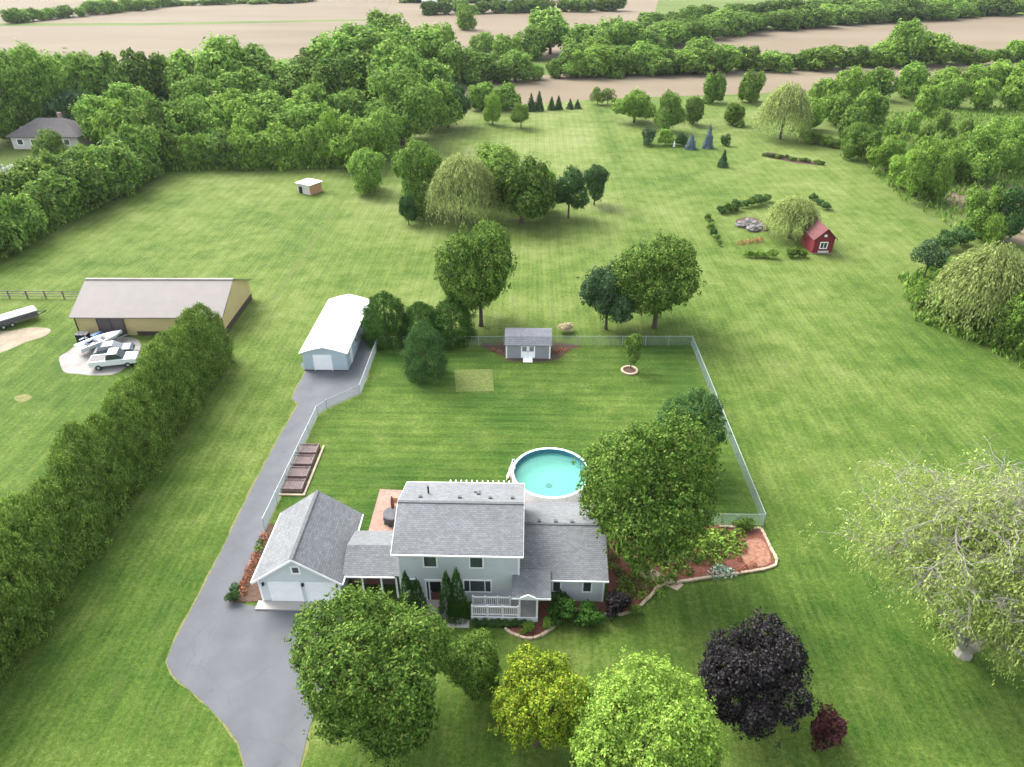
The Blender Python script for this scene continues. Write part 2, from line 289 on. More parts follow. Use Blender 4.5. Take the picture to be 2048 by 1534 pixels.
def sheet(name, pts, z, mat, kind='structure', thick=0.0, label=None, cat=None):
    bm = bmesh.new(); vs = [bm.verts.new((p[0], p[1], z)) for p in pts]; f = bm.faces.new(vs)
    if f.normal.z < 0 or f.calc_area() and (f.normal_update() or f.normal.z < 0): f.normal_flip()
    if thick:
        r = bmesh.ops.extrude_face_region(bm, geom=[f]); nv = [e for e in r['geom'] if isinstance(e, bmesh.types.BMVert)]
        for v in nv: v.co.z -= thick
    bmesh.ops.triangulate(bm, faces=bm.faces[:]); bmesh.ops.recalc_face_normals(bm, faces=bm.faces[:])
    me = bpy.data.meshes.new(name); bm.to_mesh(me); bm.free()
    if me.polygons and not thick and me.polygons[0].normal.z < 0: me.flip_normals()
    o = link(name, me, mat); tag(o, label, cat, None, kind); return o

# ------------------------------------------------------------------ foliage prototypes (unit half-width, unit half-height)
def quads_mesh(name, C, T, B):
    n = len(C); V = np.empty((n, 4, 3), np.float32); V[:, 0] = C-T; V[:, 1] = C+B; V[:, 2] = C+T; V[:, 3] = C-B
    me = bpy.data.meshes.new(name); me.vertices.add(4*n); me.vertices.foreach_set('co', V.ravel())
    me.loops.add(4*n); me.loops.foreach_set('vertex_index', np.arange(4*n, dtype=np.int32))
    me.polygons.add(n); me.polygons.foreach_set('loop_start', np.arange(0, 4*n, 4, dtype=np.int32)); me.polygons.foreach_set('loop_total', np.full(n, 4, np.int32))
    me.update(calc_edges=True); return me
def nrm(a): return a/np.maximum(np.linalg.norm(a, axis=1, keepdims=True), 1e-6)
def leaf_frames(rs, N, s, asp, along=None, jit=0.6):
    rnd = rs.normal(size=N.shape)
    if along is None: T = nrm(np.cross(N, rnd))
    else: T = nrm(along + jit*0.5*rnd)
    B = nrm(np.cross(N, T)); s = s[:, None]; return T*s, B*s*asp
def crown_round(name, seed, tufts, per, leaf, lobes=18, tuft=0.10, spread=0.55, asp=0.55, up=0.55, skirt=0.0, ragged=0.0):
    rs = np.random.RandomState(seed)
    d = nrm(rs.normal(size=(lobes, 3))); d[:, 2] = np.where(d[:, 2] < -0.55, -d[:, 2], d[:, 2])
    rad = rs.uniform(0.24, 0.44, lobes); cen = d*rs.uniform(spread*0.85, spread*1.15, lobes)[:, None]
    cen *= rs.uniform(1-ragged, 1+ragged*0.7, (lobes, 1)); cen = np.vstack([cen, [[0, 0, 0]]]); rad = np.append(rad, 0.54)
    P = []; Dn = []; need = tufts
    while need > 0:
        m = need*3; i = rs.choice(len(rad), m, p=rad**2/np.sum(rad**2)); q = nrm(rs.normal(size=(m, 3)))
        p = cen[i]+q*(rad[i]*rs.uniform(0.84, 1.04, m))[:, None]
        dist = np.linalg.norm(p[:, None, :]-cen[None], axis=2)/rad[None]
        dist[np.arange(m), i] = 9
        ok = (dist.min(axis=1) > 0.80) | (rs.uniform(size=m) < 0.08)
        ok &= p[:, 2] > -1.0
        p, q = p[ok][:need], q[ok][:need]; P.append(p); Dn.append(q); need -= len(p)
    P = np.vstack(P); Dn = np.vstack(Dn)
    zc = np.clip(-P[:, 2:3], 0, 1); P[:, :2] *= 1+skirt*(0.95/np.sqrt(np.maximum(1-zc**2, 0.12))-0.95)
    P += nrm(rs.normal(size=P.shape))*(rs.uniform(size=(len(P), 1))**3)*0.16*(1+ragged)
    n = len(P)*per; C = np.repeat(P, per, 0); D = np.repeat(Dn, per, 0)
    off = rs.normal(size=(n, 3))*tuft*0.5; off -= D*(np.sum(off*D, 1, keepdims=True))*0.4
    rr = np.linalg.norm(off, axis=1, keepdims=True)
    C = C+off-D*rr*0.55
    N = nrm(D*0.8+rs.normal(size=(n, 3))*0.55+np.array([[0, 0, up]])+off/max(tuft, 1e-6)*0.5)
    C /= np.percentile(np.hypot(C[:, 0], C[:, 1]), 96.5); zt = np.percentile(C[:, 2], 99); C[:, 2] += min(0.0, 1-zt)*0.6
    T, B = leaf_frames(rs, N, leaf*rs.uniform(0.6, 1.25, n), asp)
    return quads_mesh(name, C, T, B)
def profile_crown(name, seed, tufts, per, leaf, prof, tuft=0.08, lump=0.12, droop=0.0, asp=0.4, upw=0.9, tiers=0):
    rs = np.random.RandomState(seed); h = []
    while len(h) < tufts:
        x = rs.uniform(-1, 1); 
        if rs.uniform() < prof(x)*0.9+0.1: h.append(x)
    h = np.array(h); a = rs.uniform(0, 2*np.pi, tufts)
    r = np.array([prof(x) for x in h])
    l = 1+lump*(np.sin(a*3+h*7+seed)+np.sin(a*5-h*11+seed*2)+0.7*np.sin(a*9+h*17))*0.5
    if tiers: l *= 0.86+0.16*np.abs(np.sin(h*tiers))
    r = r*l*rs.uniform(0.82, 1.03, tufts)
    D = np.stack([np.cos(a), np.sin(a), np.zeros(tufts)], 1); P = D*r[:, None]; P[:, 2] = h
    n = tufts*per; C = np.repeat(P, per, 0); D = np.repeat(D, per, 0)
    off = rs.normal(size=(n, 3))*tuft*0.5; C = C+off-D*np.linalg.norm(off, axis=1, keepdims=True)*0.5
    al = D*0.55+np.array([[0, 0, upw-droop]])
    N = nrm(D*0.8+rs.normal(size=(n, 3))*0.45+np.array([[0, 0, 0.45]])+off/tuft*0.7)
    al = al-N*np.sum(al*N, 1, keepdims=True)
    T, B = leaf_frames(rs, N, leaf*rs.uniform(0.6, 1.3, n), asp, al)
    return quads_mesh(name, C, T, B)
def crown_willow(name, seed, strands, per, leaf, asp=0.28, length=(0.5, 1.3)):
    rs = np.random.RandomState(seed); Cs = []; Al = []
    bumps = nrm(rs.normal(size=(14, 3))); bumps[:, 2] = np.abs(bumps[:, 2])
    for _ in range(strands):
        a = rs.uniform(0, 2*np.pi); z = rs.uniform(0.0, 1.0)**0.8; rr = math.sqrt(max(0.0, 1-z*z))
        d0 = np.array([math.cos(a)*rr, math.sin(a)*rr, z]); k = 0.82+0.20*np.max(bumps.dot(d0))**3
        rad = k*rs.uniform(0.72, 1.0); p = d0*rad*np.array([0.92, 0.92, 0.95]); v = np.array([d0[0], d0[1], 0.15])*0.5
        L = rs.uniform(*length)*(0.6+0.5*rr); st = L/per
        for i in range(per):
            v = v+np.array([0, 0, -0.28]); v = v/np.linalg.norm(v)+rs.normal(size=3)*0.10; p = p+v/np.linalg.norm(v)*st
            if p[2] < -1: break
            Cs.append(p.copy()); Al.append(v.copy())
    C = np.array(Cs); al = nrm(np.array(Al)); n = len(C)
    N = nrm(np.stack([C[:, 0], C[:, 1], np.full(n, 0.9)], 1)+rs.normal(size=(n, 3))*0.6); N = nrm(N-al*np.sum(N*al, 1, keepdims=True))
    T, B = leaf_frames(rs, N, leaf*rs.uniform(0.7, 1.3, n), asp, al, 0.35)
    C = C+rs.normal(size=(n, 3))*0.018; C[:, :2] /= np.percentile(np.hypot(C[:, 0], C[:, 1]), 97)
    return quads_mesh(name, C, T, B)
def perennial(name, seed, n):
    rs = np.random.RandomState(seed); a = rs.uniform(0, 2*np.pi, n); r = np.sqrt(rs.uniform(0.02, 1, n)); z = (1-r**2)*rs.uniform(0.4, 1, n)+0.05
    D = np.stack([np.cos(a), np.sin(a), np.zeros(n)], 1); C = D*r[:, None]; C[:, 2] = z
    N = nrm(D*0.5+rs.normal(size=(n, 3))*0.4+np.array([[0, 0, 0.8]])); al = D+np.array([[0, 0, 0.3]]); al = al-N*np.sum(al*N, 1, keepdims=True)
    T, B = leaf_frames(rs, N, 0.26*rs.uniform(0.6, 1.2, n), 0.42, nrm(al)); return quads_mesh(name, C, T, B)

PR = {}
PR['near'] = [crown_round('leafy_crown', 3+i, 3300, 15, 0.0215, 30, 0.064, 0.64, skirt=0.1, ragged=0.16) for i in range(2)]
PR['near_b'] = [crown_round('leafy_crown', 43, 1900, 16, 0.0275, 22, 0.082, 0.64, skirt=0.1, ragged=0.22)]
PR['mid'] = [crown_round('leafy_crown', 13+i, 1200, 12, 0.042, 18, 0.105, 0.62, skirt=0.45, ragged=0.28) for i in range(4)]
PR['far'] = [crown_round('leafy_crown', 23+i, 620, 9, 0.070, 13, 0.14, 0.60, skirt=0.8, ragged=0.36) for i in range(7)]
PR['open'] = [crown_round('open_crown', 33+i, 420, 9, 0.060, 14, 0.15, 0.66) for i in range(2)]
def prof_hedge(h): 
    return max(0.02, (1-((h+0.45)/1.45)**2.2))**0.60 if h > -0.45 else 1-0.12*((-0.45-h)/0.55)**2
def prof_cone(h): return max(0.02, (1-h)/2)**0.85
def prof_col(h): return max(0.03, (1-max(h, -0.2)**2 if h > 0 else 1))**0.5*(1-0.45*max(0, h)) if h > -0.5 else 0.85+0.3*(h+1)*.5
PR['hedge'] = [profile_crown('cedar_crown', 5+i, 1350, 15, 0.036, prof_hedge, 0.10, 0.17) for i in range(4)]
PR['column'] = [profile_crown('column_crown', 15+i, 900, 9, 0.042, lambda h: max(0.03, (1-h)/2)**0.6*1.0, 0.08, 0.08) for i in range(2)]
PR['spruce'] = [profile_crown('spruce_crown', 25+i, 520, 9, 0.085, prof_cone, 0.13, 0.28, 1.1, 0.35, 0.9, 9) for i in range(2)]
PR['willow'] = [crown_willow('willow_crown', 7+i, 1500, 11, 0.040, 0.34, (0.35, 1.05)) for i in range(2)]
PR['shrub'] = [crown_round('shrub_crown', 53+i, 260, 9, 0.085, 12, 0.15, 0.55, skirt=0.5, ragged=0.3) for i in range(3)]
PR['plant'] = [perennial('plant_leaves', 63+i, 70) for i in range(3)]
def trunk_mesh(name, seed, limbs=6, fork=0.32):
    rd = random.Random(seed); b = MB()
    b.tube([(0,0,-0.01),(0.006,0.004,0.06),(0.01,-0.01,fork),(0.0,0.01,0.6),(0.01,0,0.8)], [0.075, 0.052, 0.045, 0.026, 0.008], 8)
    for i in range(limbs):
        a = 2*math.pi*(i+rd.uniform(-.3,.3))/limbs; z0 = fork*rd.uniform(0.8, 1.5); rr = rd.uniform(0.42, 0.68); z1 = min(0.86, z0+rd.uniform(0.22, 0.42))
        b.tube([(0.01,0,z0), (math.cos(a)*rr*.45, math.sin(a)*rr*.45, z0+(z1-z0)*.55), (math.cos(a)*rr, math.sin(a)*rr, z1)], [0.030, 0.019, 0.006], 5)
    return b.mesh(name)
TR = [trunk_mesh('trunk', i) for i in range(4)]
STEM = MB().tube([(0,0,-0.01),(0,0,0.5),(0,0,0.9)], [0.06,0.04,0.01], 6).mesh('stem')
rd = random.Random(5)
def tree(name, label, cat, spec, proto, mat, clear=1.2, group=None, bark='bark', idx=None, squash=1.0):
    X, Y, h, w = spec; r = empty(name, (X, Y, 0), label, cat, group, rd.uniform(0, 6.28))
    ps = PR[proto]; me = ps[rd.randrange(len(ps)) if idx is None else idx]
    clear = min(clear, h*0.3); ch = h-clear
    lo_, zs_ = {'far': (0.40, 1.24), 'mid': (0.45, 1.14), 'near_b': (0.47, 1.12), 'near': (0.49, 1.08), 'shrub': (0.46, 1.1)}.get(proto, (0.5, 1.04))   # full crowns hang low
    link('crown', me, M[mat], r, (0, 0, clear+ch*lo_), 0, (w/2, w/2*squash, ch/2*zs_))
    tm = STEM if proto in ('spruce', 'column', 'hedge', 'shrub') else TR[rd.randrange(len(TR))]
    link('trunk', tm, M[bark], r, (0, 0, 0), 0, (w/2, w/2, h))
    return r

# ------------------------------------------------------------------ the setting
sheet('ground', [(-2400,-300),(2400,-300),(2400,3000),(-2400,3000)], 0.0, M['meadow'])
def poly_mask(P, X, Y, soft):      # soft inside-mask of a polygon
    P = np.array(P); inside = np.zeros(X.shape, bool); dist = np.full(X.shape, 1e9)
    for i in range(len(P)):
        x0, y0 = P[i]; x1, y1 = P[(i+1) % len(P)]
        cond = ((y0 > Y) != (y1 > Y)) & (X < (x1-x0)*(Y-y0)/(y1-y0+1e-12)+x0); inside ^= cond
        dx, dy = x1-x0, y1-y0; t_ = np.clip(((X-x0)*dx+(Y-y0)*dy)/(dx*dx+dy*dy), 0, 1); dist = np.minimum(dist, np.hypot(X-x0-t_*dx, Y-y0-t_*dy))
    return np.clip(0.5+np.where(inside, dist, -dist)/(2*soft), 0, 1)
YARD = [(-17.90, 74.16), (-17.87, 67.30), (-17.81, 63.42), (-20.72, 60.50), (-21.39, 59.40), (-21.64, 42.86), (-20.99, 38.99), (6.24, 36.18), (9.82, 39.22), (20.01, 44.58), (19.78, 75.32)]
def build_lawn():
    xs = np.arange(-190, 190.1, 1.25); ys = np.arange(-20, 236, 1.25); X, Y = np.meshgrid(xs, ys)
    ny, nx = X.shape; V = np.stack([X.ravel(), Y.ravel(), np.full(X.size, 0.006)], 1)
    i = np.arange(ny*nx).reshape(ny, nx); F = np.stack([i[:-1, :-1], i[:-1, 1:], i[1:, 1:], i[1:, :-1]], -1).reshape(-1, 4)
    me = bpy.data.meshes.new('lawn'); me.from_pydata(V.tolist(), [], F.tolist())
    pasture = poly_mask([(-34.6, 84), (-34.6, 400), (-190, 400), (-190, 60), (-60, 80)], X, Y, 1.2)
    back = poly_mask([(-34.2, 70), (-34.2, 400), (17.6, 400), (17.6, 110), (21, 60), (0, 76), (-18, 76)], X, Y, 2.0)*np.clip((Y-60)/25, 0, 1)
    yard = poly_mask(YARD, X, Y, 0.4)
    right = np.clip((X-19)/3, 0, 1)
    dry = np.full(X.shape, 0.37); dry = dry*(1-pasture)+pasture*(0.52+0.06*np.clip((Y-90)/40, 0, 1)); dry = dry*(1-back)+back*(0.55+0.22*np.clip((Y-80)/90, 0, 1))
    far = np.clip((Y-60)/60, 0, 1)*right*(1-back); dry = dry+far*0.22
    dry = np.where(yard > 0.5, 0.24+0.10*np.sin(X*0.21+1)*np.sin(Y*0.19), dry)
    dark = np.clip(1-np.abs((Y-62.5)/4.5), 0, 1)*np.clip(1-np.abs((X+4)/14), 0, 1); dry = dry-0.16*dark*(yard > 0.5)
    rough = poly_mask([(72.28, 167.83), (68.81, 133.13), (67.80, 120.71), (71.88, 113.57), (53.33, 95.16), (50.45, 84.05), (55.34, 77.44), (58.23, 68.31), (74.49, 56.04), (145.32, 90.83), (374.55, 277.01), (108.07, 260.49), (58.72, 172.05)], X, Y, 3.0)
    wood = poly_mask([(-93.49, 79.12), (-80.59, 99.66), (-76.80, 148.68), (-38.06, 150.76), (-30.81, 172.22), (-23.31, 190.60), (-35.58, 301.79), (-325.38, 294.72)], X, Y, 2.0)
    strip = np.clip(1-np.abs(X+34.5)/0.35, 0, 1)*(Y > 84)*(Y < 150)
    rough = np.clip(np.maximum(rough, wood)+strip*0.6, 0, 1)
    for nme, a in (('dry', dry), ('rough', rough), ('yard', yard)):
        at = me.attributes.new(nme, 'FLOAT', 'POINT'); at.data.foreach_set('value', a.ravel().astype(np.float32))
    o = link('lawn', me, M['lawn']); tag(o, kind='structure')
build_lawn()
# cultivated ground beyond the trees
sheet('soil_field', [(-473.60, 272.74), (-107.85, 293.67), (-82.59, 316.97), (-88.81, 481.22), (-139.56, 859.82), (-268.33, 1673.94), (-2602.90, 1616.99)], 0.020, M['soil_a'])
sheet('soil_field', [(-61.52, 314.65), (34.92, 303.51), (60.90, 406.00), (279.78, 1687.31), (-267.83, 1673.95), (-139.30, 859.83), (-88.51, 481.23)], 0.020, M['soil_b'])
sheet('soil_field', [(22.48, 293.15), (464.35, 349.94), (738.06, 572.24), (298.77, 490.68), (190.98, 445.31), (103.85, 394.11), (48.89, 335.08)], 0.022, M['soil_b'])
sheet('crop_field', [(176.11, 442.35), (300.59, 493.85), (781.44, 607.46), (871.04, 680.23), (326.59, 538.96), (212.33, 476.42)], 0.026, M['crop'])
sheet('soil_field', [(-26.52, 249.67), (6.80, 269.08), (79.32, 279.44), (191.63, 304.76), (496.95, 342.93), (424.50, 288.97), (166.95, 261.92), (67.84, 234.76), (27.03, 227.47), (-0.08, 217.92), (-19.36, 213.23)], 0.020, M['soil_b'])
sheet('soil_field', [(78.75, 136.42), (88.62, 140.80), (96.49, 141.00), (120.15, 139.00), (94.57, 103.54), (79.16, 109.31), (75.58, 111.41), (76.99, 128.97)], 0.020, M['soil_b'])
sheet('field_margin', [(-346.96, 427.02), (-210.73, 432.91), (-87.55, 457.53), (-86.03, 449.23), (-205.02, 420.49), (-335.80, 412.46)], 0.030, M['meadow'])
# driveway with a pale worn margin
DRIVE = [(-17.5, 2.0)] + [(-16.50, 23.07), (-17.35, 24.47), (-18.60, 25.68), (-20.94, 27.42), (-23.48, 29.12), (-24.30, 30.07), (-24.50, 31.47), (-24.37, 36.01), (-24.38, 41.18), (-24.46, 47.48), (-24.32, 55.88), (-24.01, 61.54), (-25.05, 62.56), (-25.14, 64.03), (-25.07, 68.20)] + [(-26.12, 69.50), (-25.32, 75.47), (-19.31, 76.13), (-18.24, 74.40), (-17.92, 67.51), (-17.98, 63.71), (-20.95, 60.77), (-21.64, 59.57), (-21.61, 53.31), (-21.65, 48.57), (-21.61, 43.45), (-21.46, 40.04), (-21.53, 37.44), (-21.57, 35.41), (-20.23, 34.98)] + [(-13.0, 35.2), (-13.0, 33.0)] + [(-12.36, 31.36), (-12.89, 27.90), (-13.32, 25.81), (-13.22, 23.15)] + [(-13.0, 2.0)]
_rm = random.Random(9); MARG = []
for i, (x, y) in enumerate(DRIVE):
    x1_, y1_ = DRIVE[(i+1) % len(DRIVE)]; o_ = -0.10 if i < 16 else 0.10; n_ = max(1, int(math.hypot(x1_-x, y1_-y)/0.8))
    MARG += [(x+(x1_-x)*k/n_+o_*_rm.uniform(0.4, 2.6), y+(y1_-y)*k/n_+_rm.uniform(-.05, .05)) for k in range(n_)]
sheet('boundary_strip', [(-34.75, 86.8), (-34.35, 86.8), (-34.3, 120), (-34.4, 148), (-34.8, 148), (-34.7, 120)], 0.012, M['pale_turf'])
sheet('boundary_strip', [(-35.05, 86.8), (-34.78, 86.8), (-34.74, 120), (-34.84, 148), (-35.0, 148), (-34.98, 120)], 0.012, M['meadow'])
sheet('driveway_margin', MARG, 0.012, M['dry_turf'])
sheet('driveway', DRIVE, 0.035, M['asphalt'], thick=0.03)
sheet('concrete_apron', [(-19.7, 34.6), (-13.2, 34.6), (-13.2, 35.38), (-19.7, 35.38)], 0.15, M['concrete'], thick=0.16)
sheet('barn_apron', smooth_poly([(-53.76, 74.03), (-54.45, 73.27), (-54.50, 72.06), (-54.83, 70.63), (-53.69, 68.83), (-52.25, 67.22), (-50.50, 66.93), (-48.52, 66.66), (-46.08, 67.47), (-46.16, 72.50), (-48.17, 75.42), (-51.54, 75.34)], 3), 0.016, M['pale_concrete'])
sheet('dirt_patch', smooth_poly([(-69.12, 75.94), (-64.64, 76.84), (-62.70, 77.82), (-59.95, 77.48), (-59.51, 75.66), (-60.99, 73.97), (-62.41, 71.39), (-66.03, 69.67)], 4), 0.014, M['earth'])
sheet('worn_patch', smooth_poly([(-54.87, 62.03), (-54.10, 62.73), (-53.00, 62.17), (-53.23, 61.30), (-54.13, 61.37)], 3), 0.014, M['dry_turf'])
sheet('worn_patch', [(-8.28, 68.83), (-3.97, 69.16), (-3.53, 64.56), (-7.64, 64.26)], 0.014, M['pale_turf'])
sheet('patio', [(-13.0, 42.6), (-13.0, 48.2), (-9.0, 48.0), (-1.0, 47.6), (-1.6, 51.5), (-0.6, 52.2), (2.5, 50), (7.5, 46.5), (7.5, 43.95), (-0.2, 43.95), (-0.2, 43.2), (-9.2, 43.2), (-9.2, 40.5), (-13.0, 40.5)], 0.02, M['patio'])
sheet('shed_bed', smooth_poly([(-5.69, 74.70), (-2.57, 71.79), (-2.55, 70.98), (2.92, 71.12), (5.12, 73.75), (6.37, 74.75), (2.78, 75.65), (-2.69, 75.52)], 3), 0.016, M['dark_mulch'])
sheet('front_walk', [(-9.0, 33.4), (-3.9, 33.4), (-3.9, 34.1), (-5.6, 34.4), (-5.6, 35.78), (-7.6, 35.78), (-7.6, 34.3), (-9.0, 34.2)], 0.06, M['concrete'], thick=0.07)

# ------------------------------------------------------------------ fences
def wire_panel():
    L, Hh, s, w = 3.0, 1.2, 0.11, 0.0042; b = MB(); k = -Hh
    def seg(x0, z0, x1, z1):
        n = (-(z1-z0), (x1-x0)); l = math.hypot(*n); ax, az = n[0]/l*w, n[1]/l*w
        b.add([(x0+ax,-w,z0+az),(x0-ax,-w,z0-az),(x0,w,z0),(x1+ax,-w,z1+az),(x1-ax,-w,z1-az),(x1,w,z1)], [(0,1,4,3),(1,2,5,4),(2,0,3,5)])
    while k < L:
        for sg in (1, -1):
            a, e = max(k, 0.0), min(k+Hh, L)
            if e-a > 0.02:
                z0, z1 = (a-k), (e-k)
                if sg < 0: z0, z1 = Hh-z0, Hh-z1
                seg(a, z0+0.05, e, z1+0.05)
        k += s
    return b.mesh('wire_mesh')
WIRE = wire_panel(); POST = MB().cyl(0, 0, -0.05, 1.34, 0.035, 8).mesh('post'); RAIL = MB().tube([(0,0,1.27),(3.0,0,1.27)], 0.024, 6).mesh('top_rail')
def chain_fence(name, runs, label):
    o0 = runs[0][0]; root = empty(name, (o0[0], o0[1], 0), label, 'fence')
    for run in runs:
        for (x0, y0), (x1, y1) in zip(run[:-1], run[1:]):
            L = math.hypot(x1-x0, y1-y0); n = max(1, round(L/3.0)); a = math.atan2(y1-y0, x1-x0); s = L/n/3.0
            for i in range(n):
                p = (x0+(x1-x0)*i/n-o0[0], y0+(y1-y0)*i/n-o0[1], 0)
                link('wire_mesh', WIRE, M['chain'], root, p, a, (s, 1, 1)); link('top_rail', RAIL, M['grey_metal'], root, p, a, (s, 1, 1)); link('post', POST, M['grey_metal'], root, p)
        link('post', POST, M['grey_metal'], root, (run[-1][0]-o0[0], run[-1][1]-o0[1], 0))
    return root
F_L = [(-17.90, 74.16), (-17.87, 67.30), (-17.87, 63.42), (-20.72, 60.50), (-21.41, 59.31), (-21.64, 42.86)]
chain_fence('chain_link_fence', [F_L[::-1] + [(-2.8, 74.6)], [(3.1, 74.8), (19.8, 75.2), (20.0, 44.4), (13.2, 44.3)]], 'grey chain-link fence round the back yard with the pool')
def rail_fence(name, pts, label, h=1.1):
    o0 = pts[0]; root = empty(name, (*o0, 0), label, 'fence')
    for (x0, y0), (x1, y1) in zip(pts[:-1], pts[1:]):
        L = math.hypot(x1-x0, y1-y0); n = max(1, round(L/2.6))
        for i in range(n+1):
            MB().box(-.07, .07, -.07, .07, -.1, h+.1).build('post', M['wood'], root, (x0+(x1-x0)*i/n-o0[0], y0+(y1-y0)*i/n-o0[1], 0))
        for z in (0.4, 0.75, 1.08):
            MB().tube([(x0-o0[0], y0-o0[1], z), (x1-o0[0], y1-o0[1], z)], 0.05, 4).build('rail', M['brown_trim'], root)
    return root
rail_fence('rail_fence', [(-78.0, 86.0), (-55.5, 86.2)], 'dark wooden rail fence running left from the pole barn')

# ------------------------------------------------------------------ the house
def window(parent, x0, x1, z0, z1, y, nv=1, fr=0.09, mull=()):      # on a wall facing -Y at depth y (parent space)
    b = MB(); b.box(x0, x1, y-.06, y+.02, z0, z0+fr).box(x0, x1, y-.06, y+.02, z1-fr, z1).box(x0, x0+fr, y-.055, y+.02, z0+fr, z1-fr).box(x1-fr, x1, y-.055, y+.02, z0+fr, z1-fr)
    for m in mull: b.box(m-.03, m+.03, y-.05, y+.02, z0+fr, z1-fr)
    w = b.build('window', M['white'], parent)
    xs = [x0+fr] + list(mull) + [x1-fr]
    for a, c in zip(xs[:-1], xs[1:]): box('pane', M['glass'], w, a+.005, c-.005, y-.03, y+.01, z0+fr+.003, z1-fr-.003)
    return w
def gable_x(parent, x0, x1, y0, yr, y1, ze, zr, th, mat, wallx, wally, wallmat, wname='wall', rname='roof', pitch_drop=0.02):
    # solid walls under a ridge running along X; the eaves overhang the walls
    (wx0, wx1), (wy0, wy1) = wallx, wally
    zf = lambda y: ze+(zr-ze)*((y-y0)/(yr-y0) if y < yr else (y1-y)/(y1-yr))
    MB().prism([(wy0, 0), (wy1, 0), (wy1, zf(wy1)-th-.01), (yr, zr-th-.02), (wy0, zf(wy0)-th-.01)], wx0, wx1, 'X').build(wname, wallmat, parent)
    return MB().prism([(y0, ze), (yr, zr), (y1, ze), (y1, ze-th), (yr, zr-th), (y0, ze-th)], x0, x1, 'X').build(rname, mat, parent)
HX, HY = -9.0, 35.8
H = empty('house', (HX, HY, 0), 'pale grey two-storey house with attached two-door garage and grey shingle roofs', 'house')
lx = lambda x: x-HX
ly = lambda y: y-HY
# main block
mr = gable_x(H, lx(-9.38), lx(-0.08), ly(35.45), ly(39.3), ly(43.15), 5.22, 6.62, 0.16, M['shingle'], (lx(-9.05), lx(-0.36)), (ly(35.8), ly(42.85)), M['siding'])
box('ridge_cap', M['ridge'], mr, lx(-9.38), lx(-0.08), ly(39.18), ly(39.42), 6.585, 6.645)
box('gutter', M['white_metal'], H, lx(-9.4), lx(-0.06), ly(35.33), ly(35.46), 5.04, 5.17, bevel=.01)
box('gutter', M['white_metal'], H, lx(-9.4), lx(-0.06), ly(43.14), ly(43.27), 5.04, 5.17, bevel=.01)
for x in (-9.41, -0.10):
    MB().prism([(ly(35.45), 5.20), (ly(39.3), 6.60), (ly(43.15), 5.20), (ly(43.15), 4.98), (ly(39.3), 6.40), (ly(35.45), 4.98)], lx(x), lx(x)+.05, 'X').build('rake_trim', M['white'], mr)
for x0, x1 in ((-9.09, -8.95), (-0.46, -0.32)): box('corner_trim', M['white'], H, lx(x0), lx(x1), -.03, .12, 0, 4.95)
for x, y, h_ in ((-7.85, 40.15, .45), (-7.35, 40.9, .9), (-4.9, 40.15, .3), (-3.55, 40.9, .25), (-2.6, 40.15, .3), (-0.95, 40.2, .3)):
    zz = 6.62-(y-39.3)/3.85*1.4; MB().box(lx(x)-.12, lx(x)+.12, ly(y)-.12, ly(y)+.12, zz-.1, zz+.16).build('roof_vent', M['ridge'], mr) if h_ < .8 else MB().cyl(lx(x), ly(y), zz-.1, zz+.7, .07, 8).build('vent_pipe', M['black'], mr)
box('roof_vent', M['shed_shingle'], mr, lx(-3.9), lx(-3.5), ly(41.2), ly(41.5), 5.85, 6.05)
for cx_, w_ in ((-6.72, 1.05), (-3.42, 1.05)):
    window(H, lx(cx_)-w_/2, lx(cx_)+w_/2, 3.55, 4.95, 0.0); 
window(H, lx(-4.45), lx(-2.35), 1.05, 2.35, 0.0, mull=(lx(-3.95), lx(-2.85)))
window(H, lx(-8.75), lx(-7.75), 1.05, 2.35, 0.0)
b = MB().box(lx(-7.25), lx(-5.95), -.07, .02, 2.12, 2.28).box(lx(-7.25), lx(-7.12), -.07, .02, .15, 2.12).box(lx(-6.08), lx(-5.95), -.07, .02, .15, 2.12).box(lx(-6.98), lx(-6.88), -.06, .02, .15, 2.12)
dr = b.build('door', M['white'], H, bevel=.0); box('door_leaf', M['rust_wood'], dr, lx(-6.88), lx(-6.08), -.04, .01, .15, 1.0); box('pane', M['dark'], dr, lx(-6.88), lx(-6.08), -.035, .01, 1.003, 2.12); box('sidelight', M['glass'], dr, lx(-7.12), lx(-6.98), -.03, .01, .18, 2.12)
box('door_handle', M['grey_metal'], dr, lx(-6.85), lx(-6.80), -.09, -.03, 1.0, 1.12)
box('door_step', M['concrete'], H, lx(-7.5), lx(-5.7), -.75, -.01, 0.062, .16, bevel=.015)
# right wing
wr = gable_x(H, lx(-0.30), lx(6.1), ly(35.72), ly(39.85), ly(43.98), 2.62, 4.12, 0.15, M['shingle'], (lx(-0.35), lx(5.85)), (ly(36.02), ly(43.7)), M['siding'])
box('ridge_cap', M['ridge'], wr, lx(-0.06), lx(6.1), ly(39.74), ly(39.96), 4.085, 4.145)
box('gutter', M['white_metal'], H, lx(1.95), lx(6.12), ly(35.60), ly(35.73), 2.45, 2.57, bevel=.01)
for x in (1.1, 2.35, 3.6): MB().box(lx(x)-.13, lx(x)+.13, ly(40.2)-.13, ly(40.2)+.13, 3.9, 4.16).build('roof_vent', M['ridge'], wr)
for x0, x1 in ((2.05, 2.75), (4.25, 5.0)): window(H, lx(x0), lx(x1), 1.0, 2.2, ly(36.02), fr=.1)
box('corner_trim', M['white'], H, lx(5.75), lx(5.89), ly(35.99), ly(36.15), 0, 2.3)
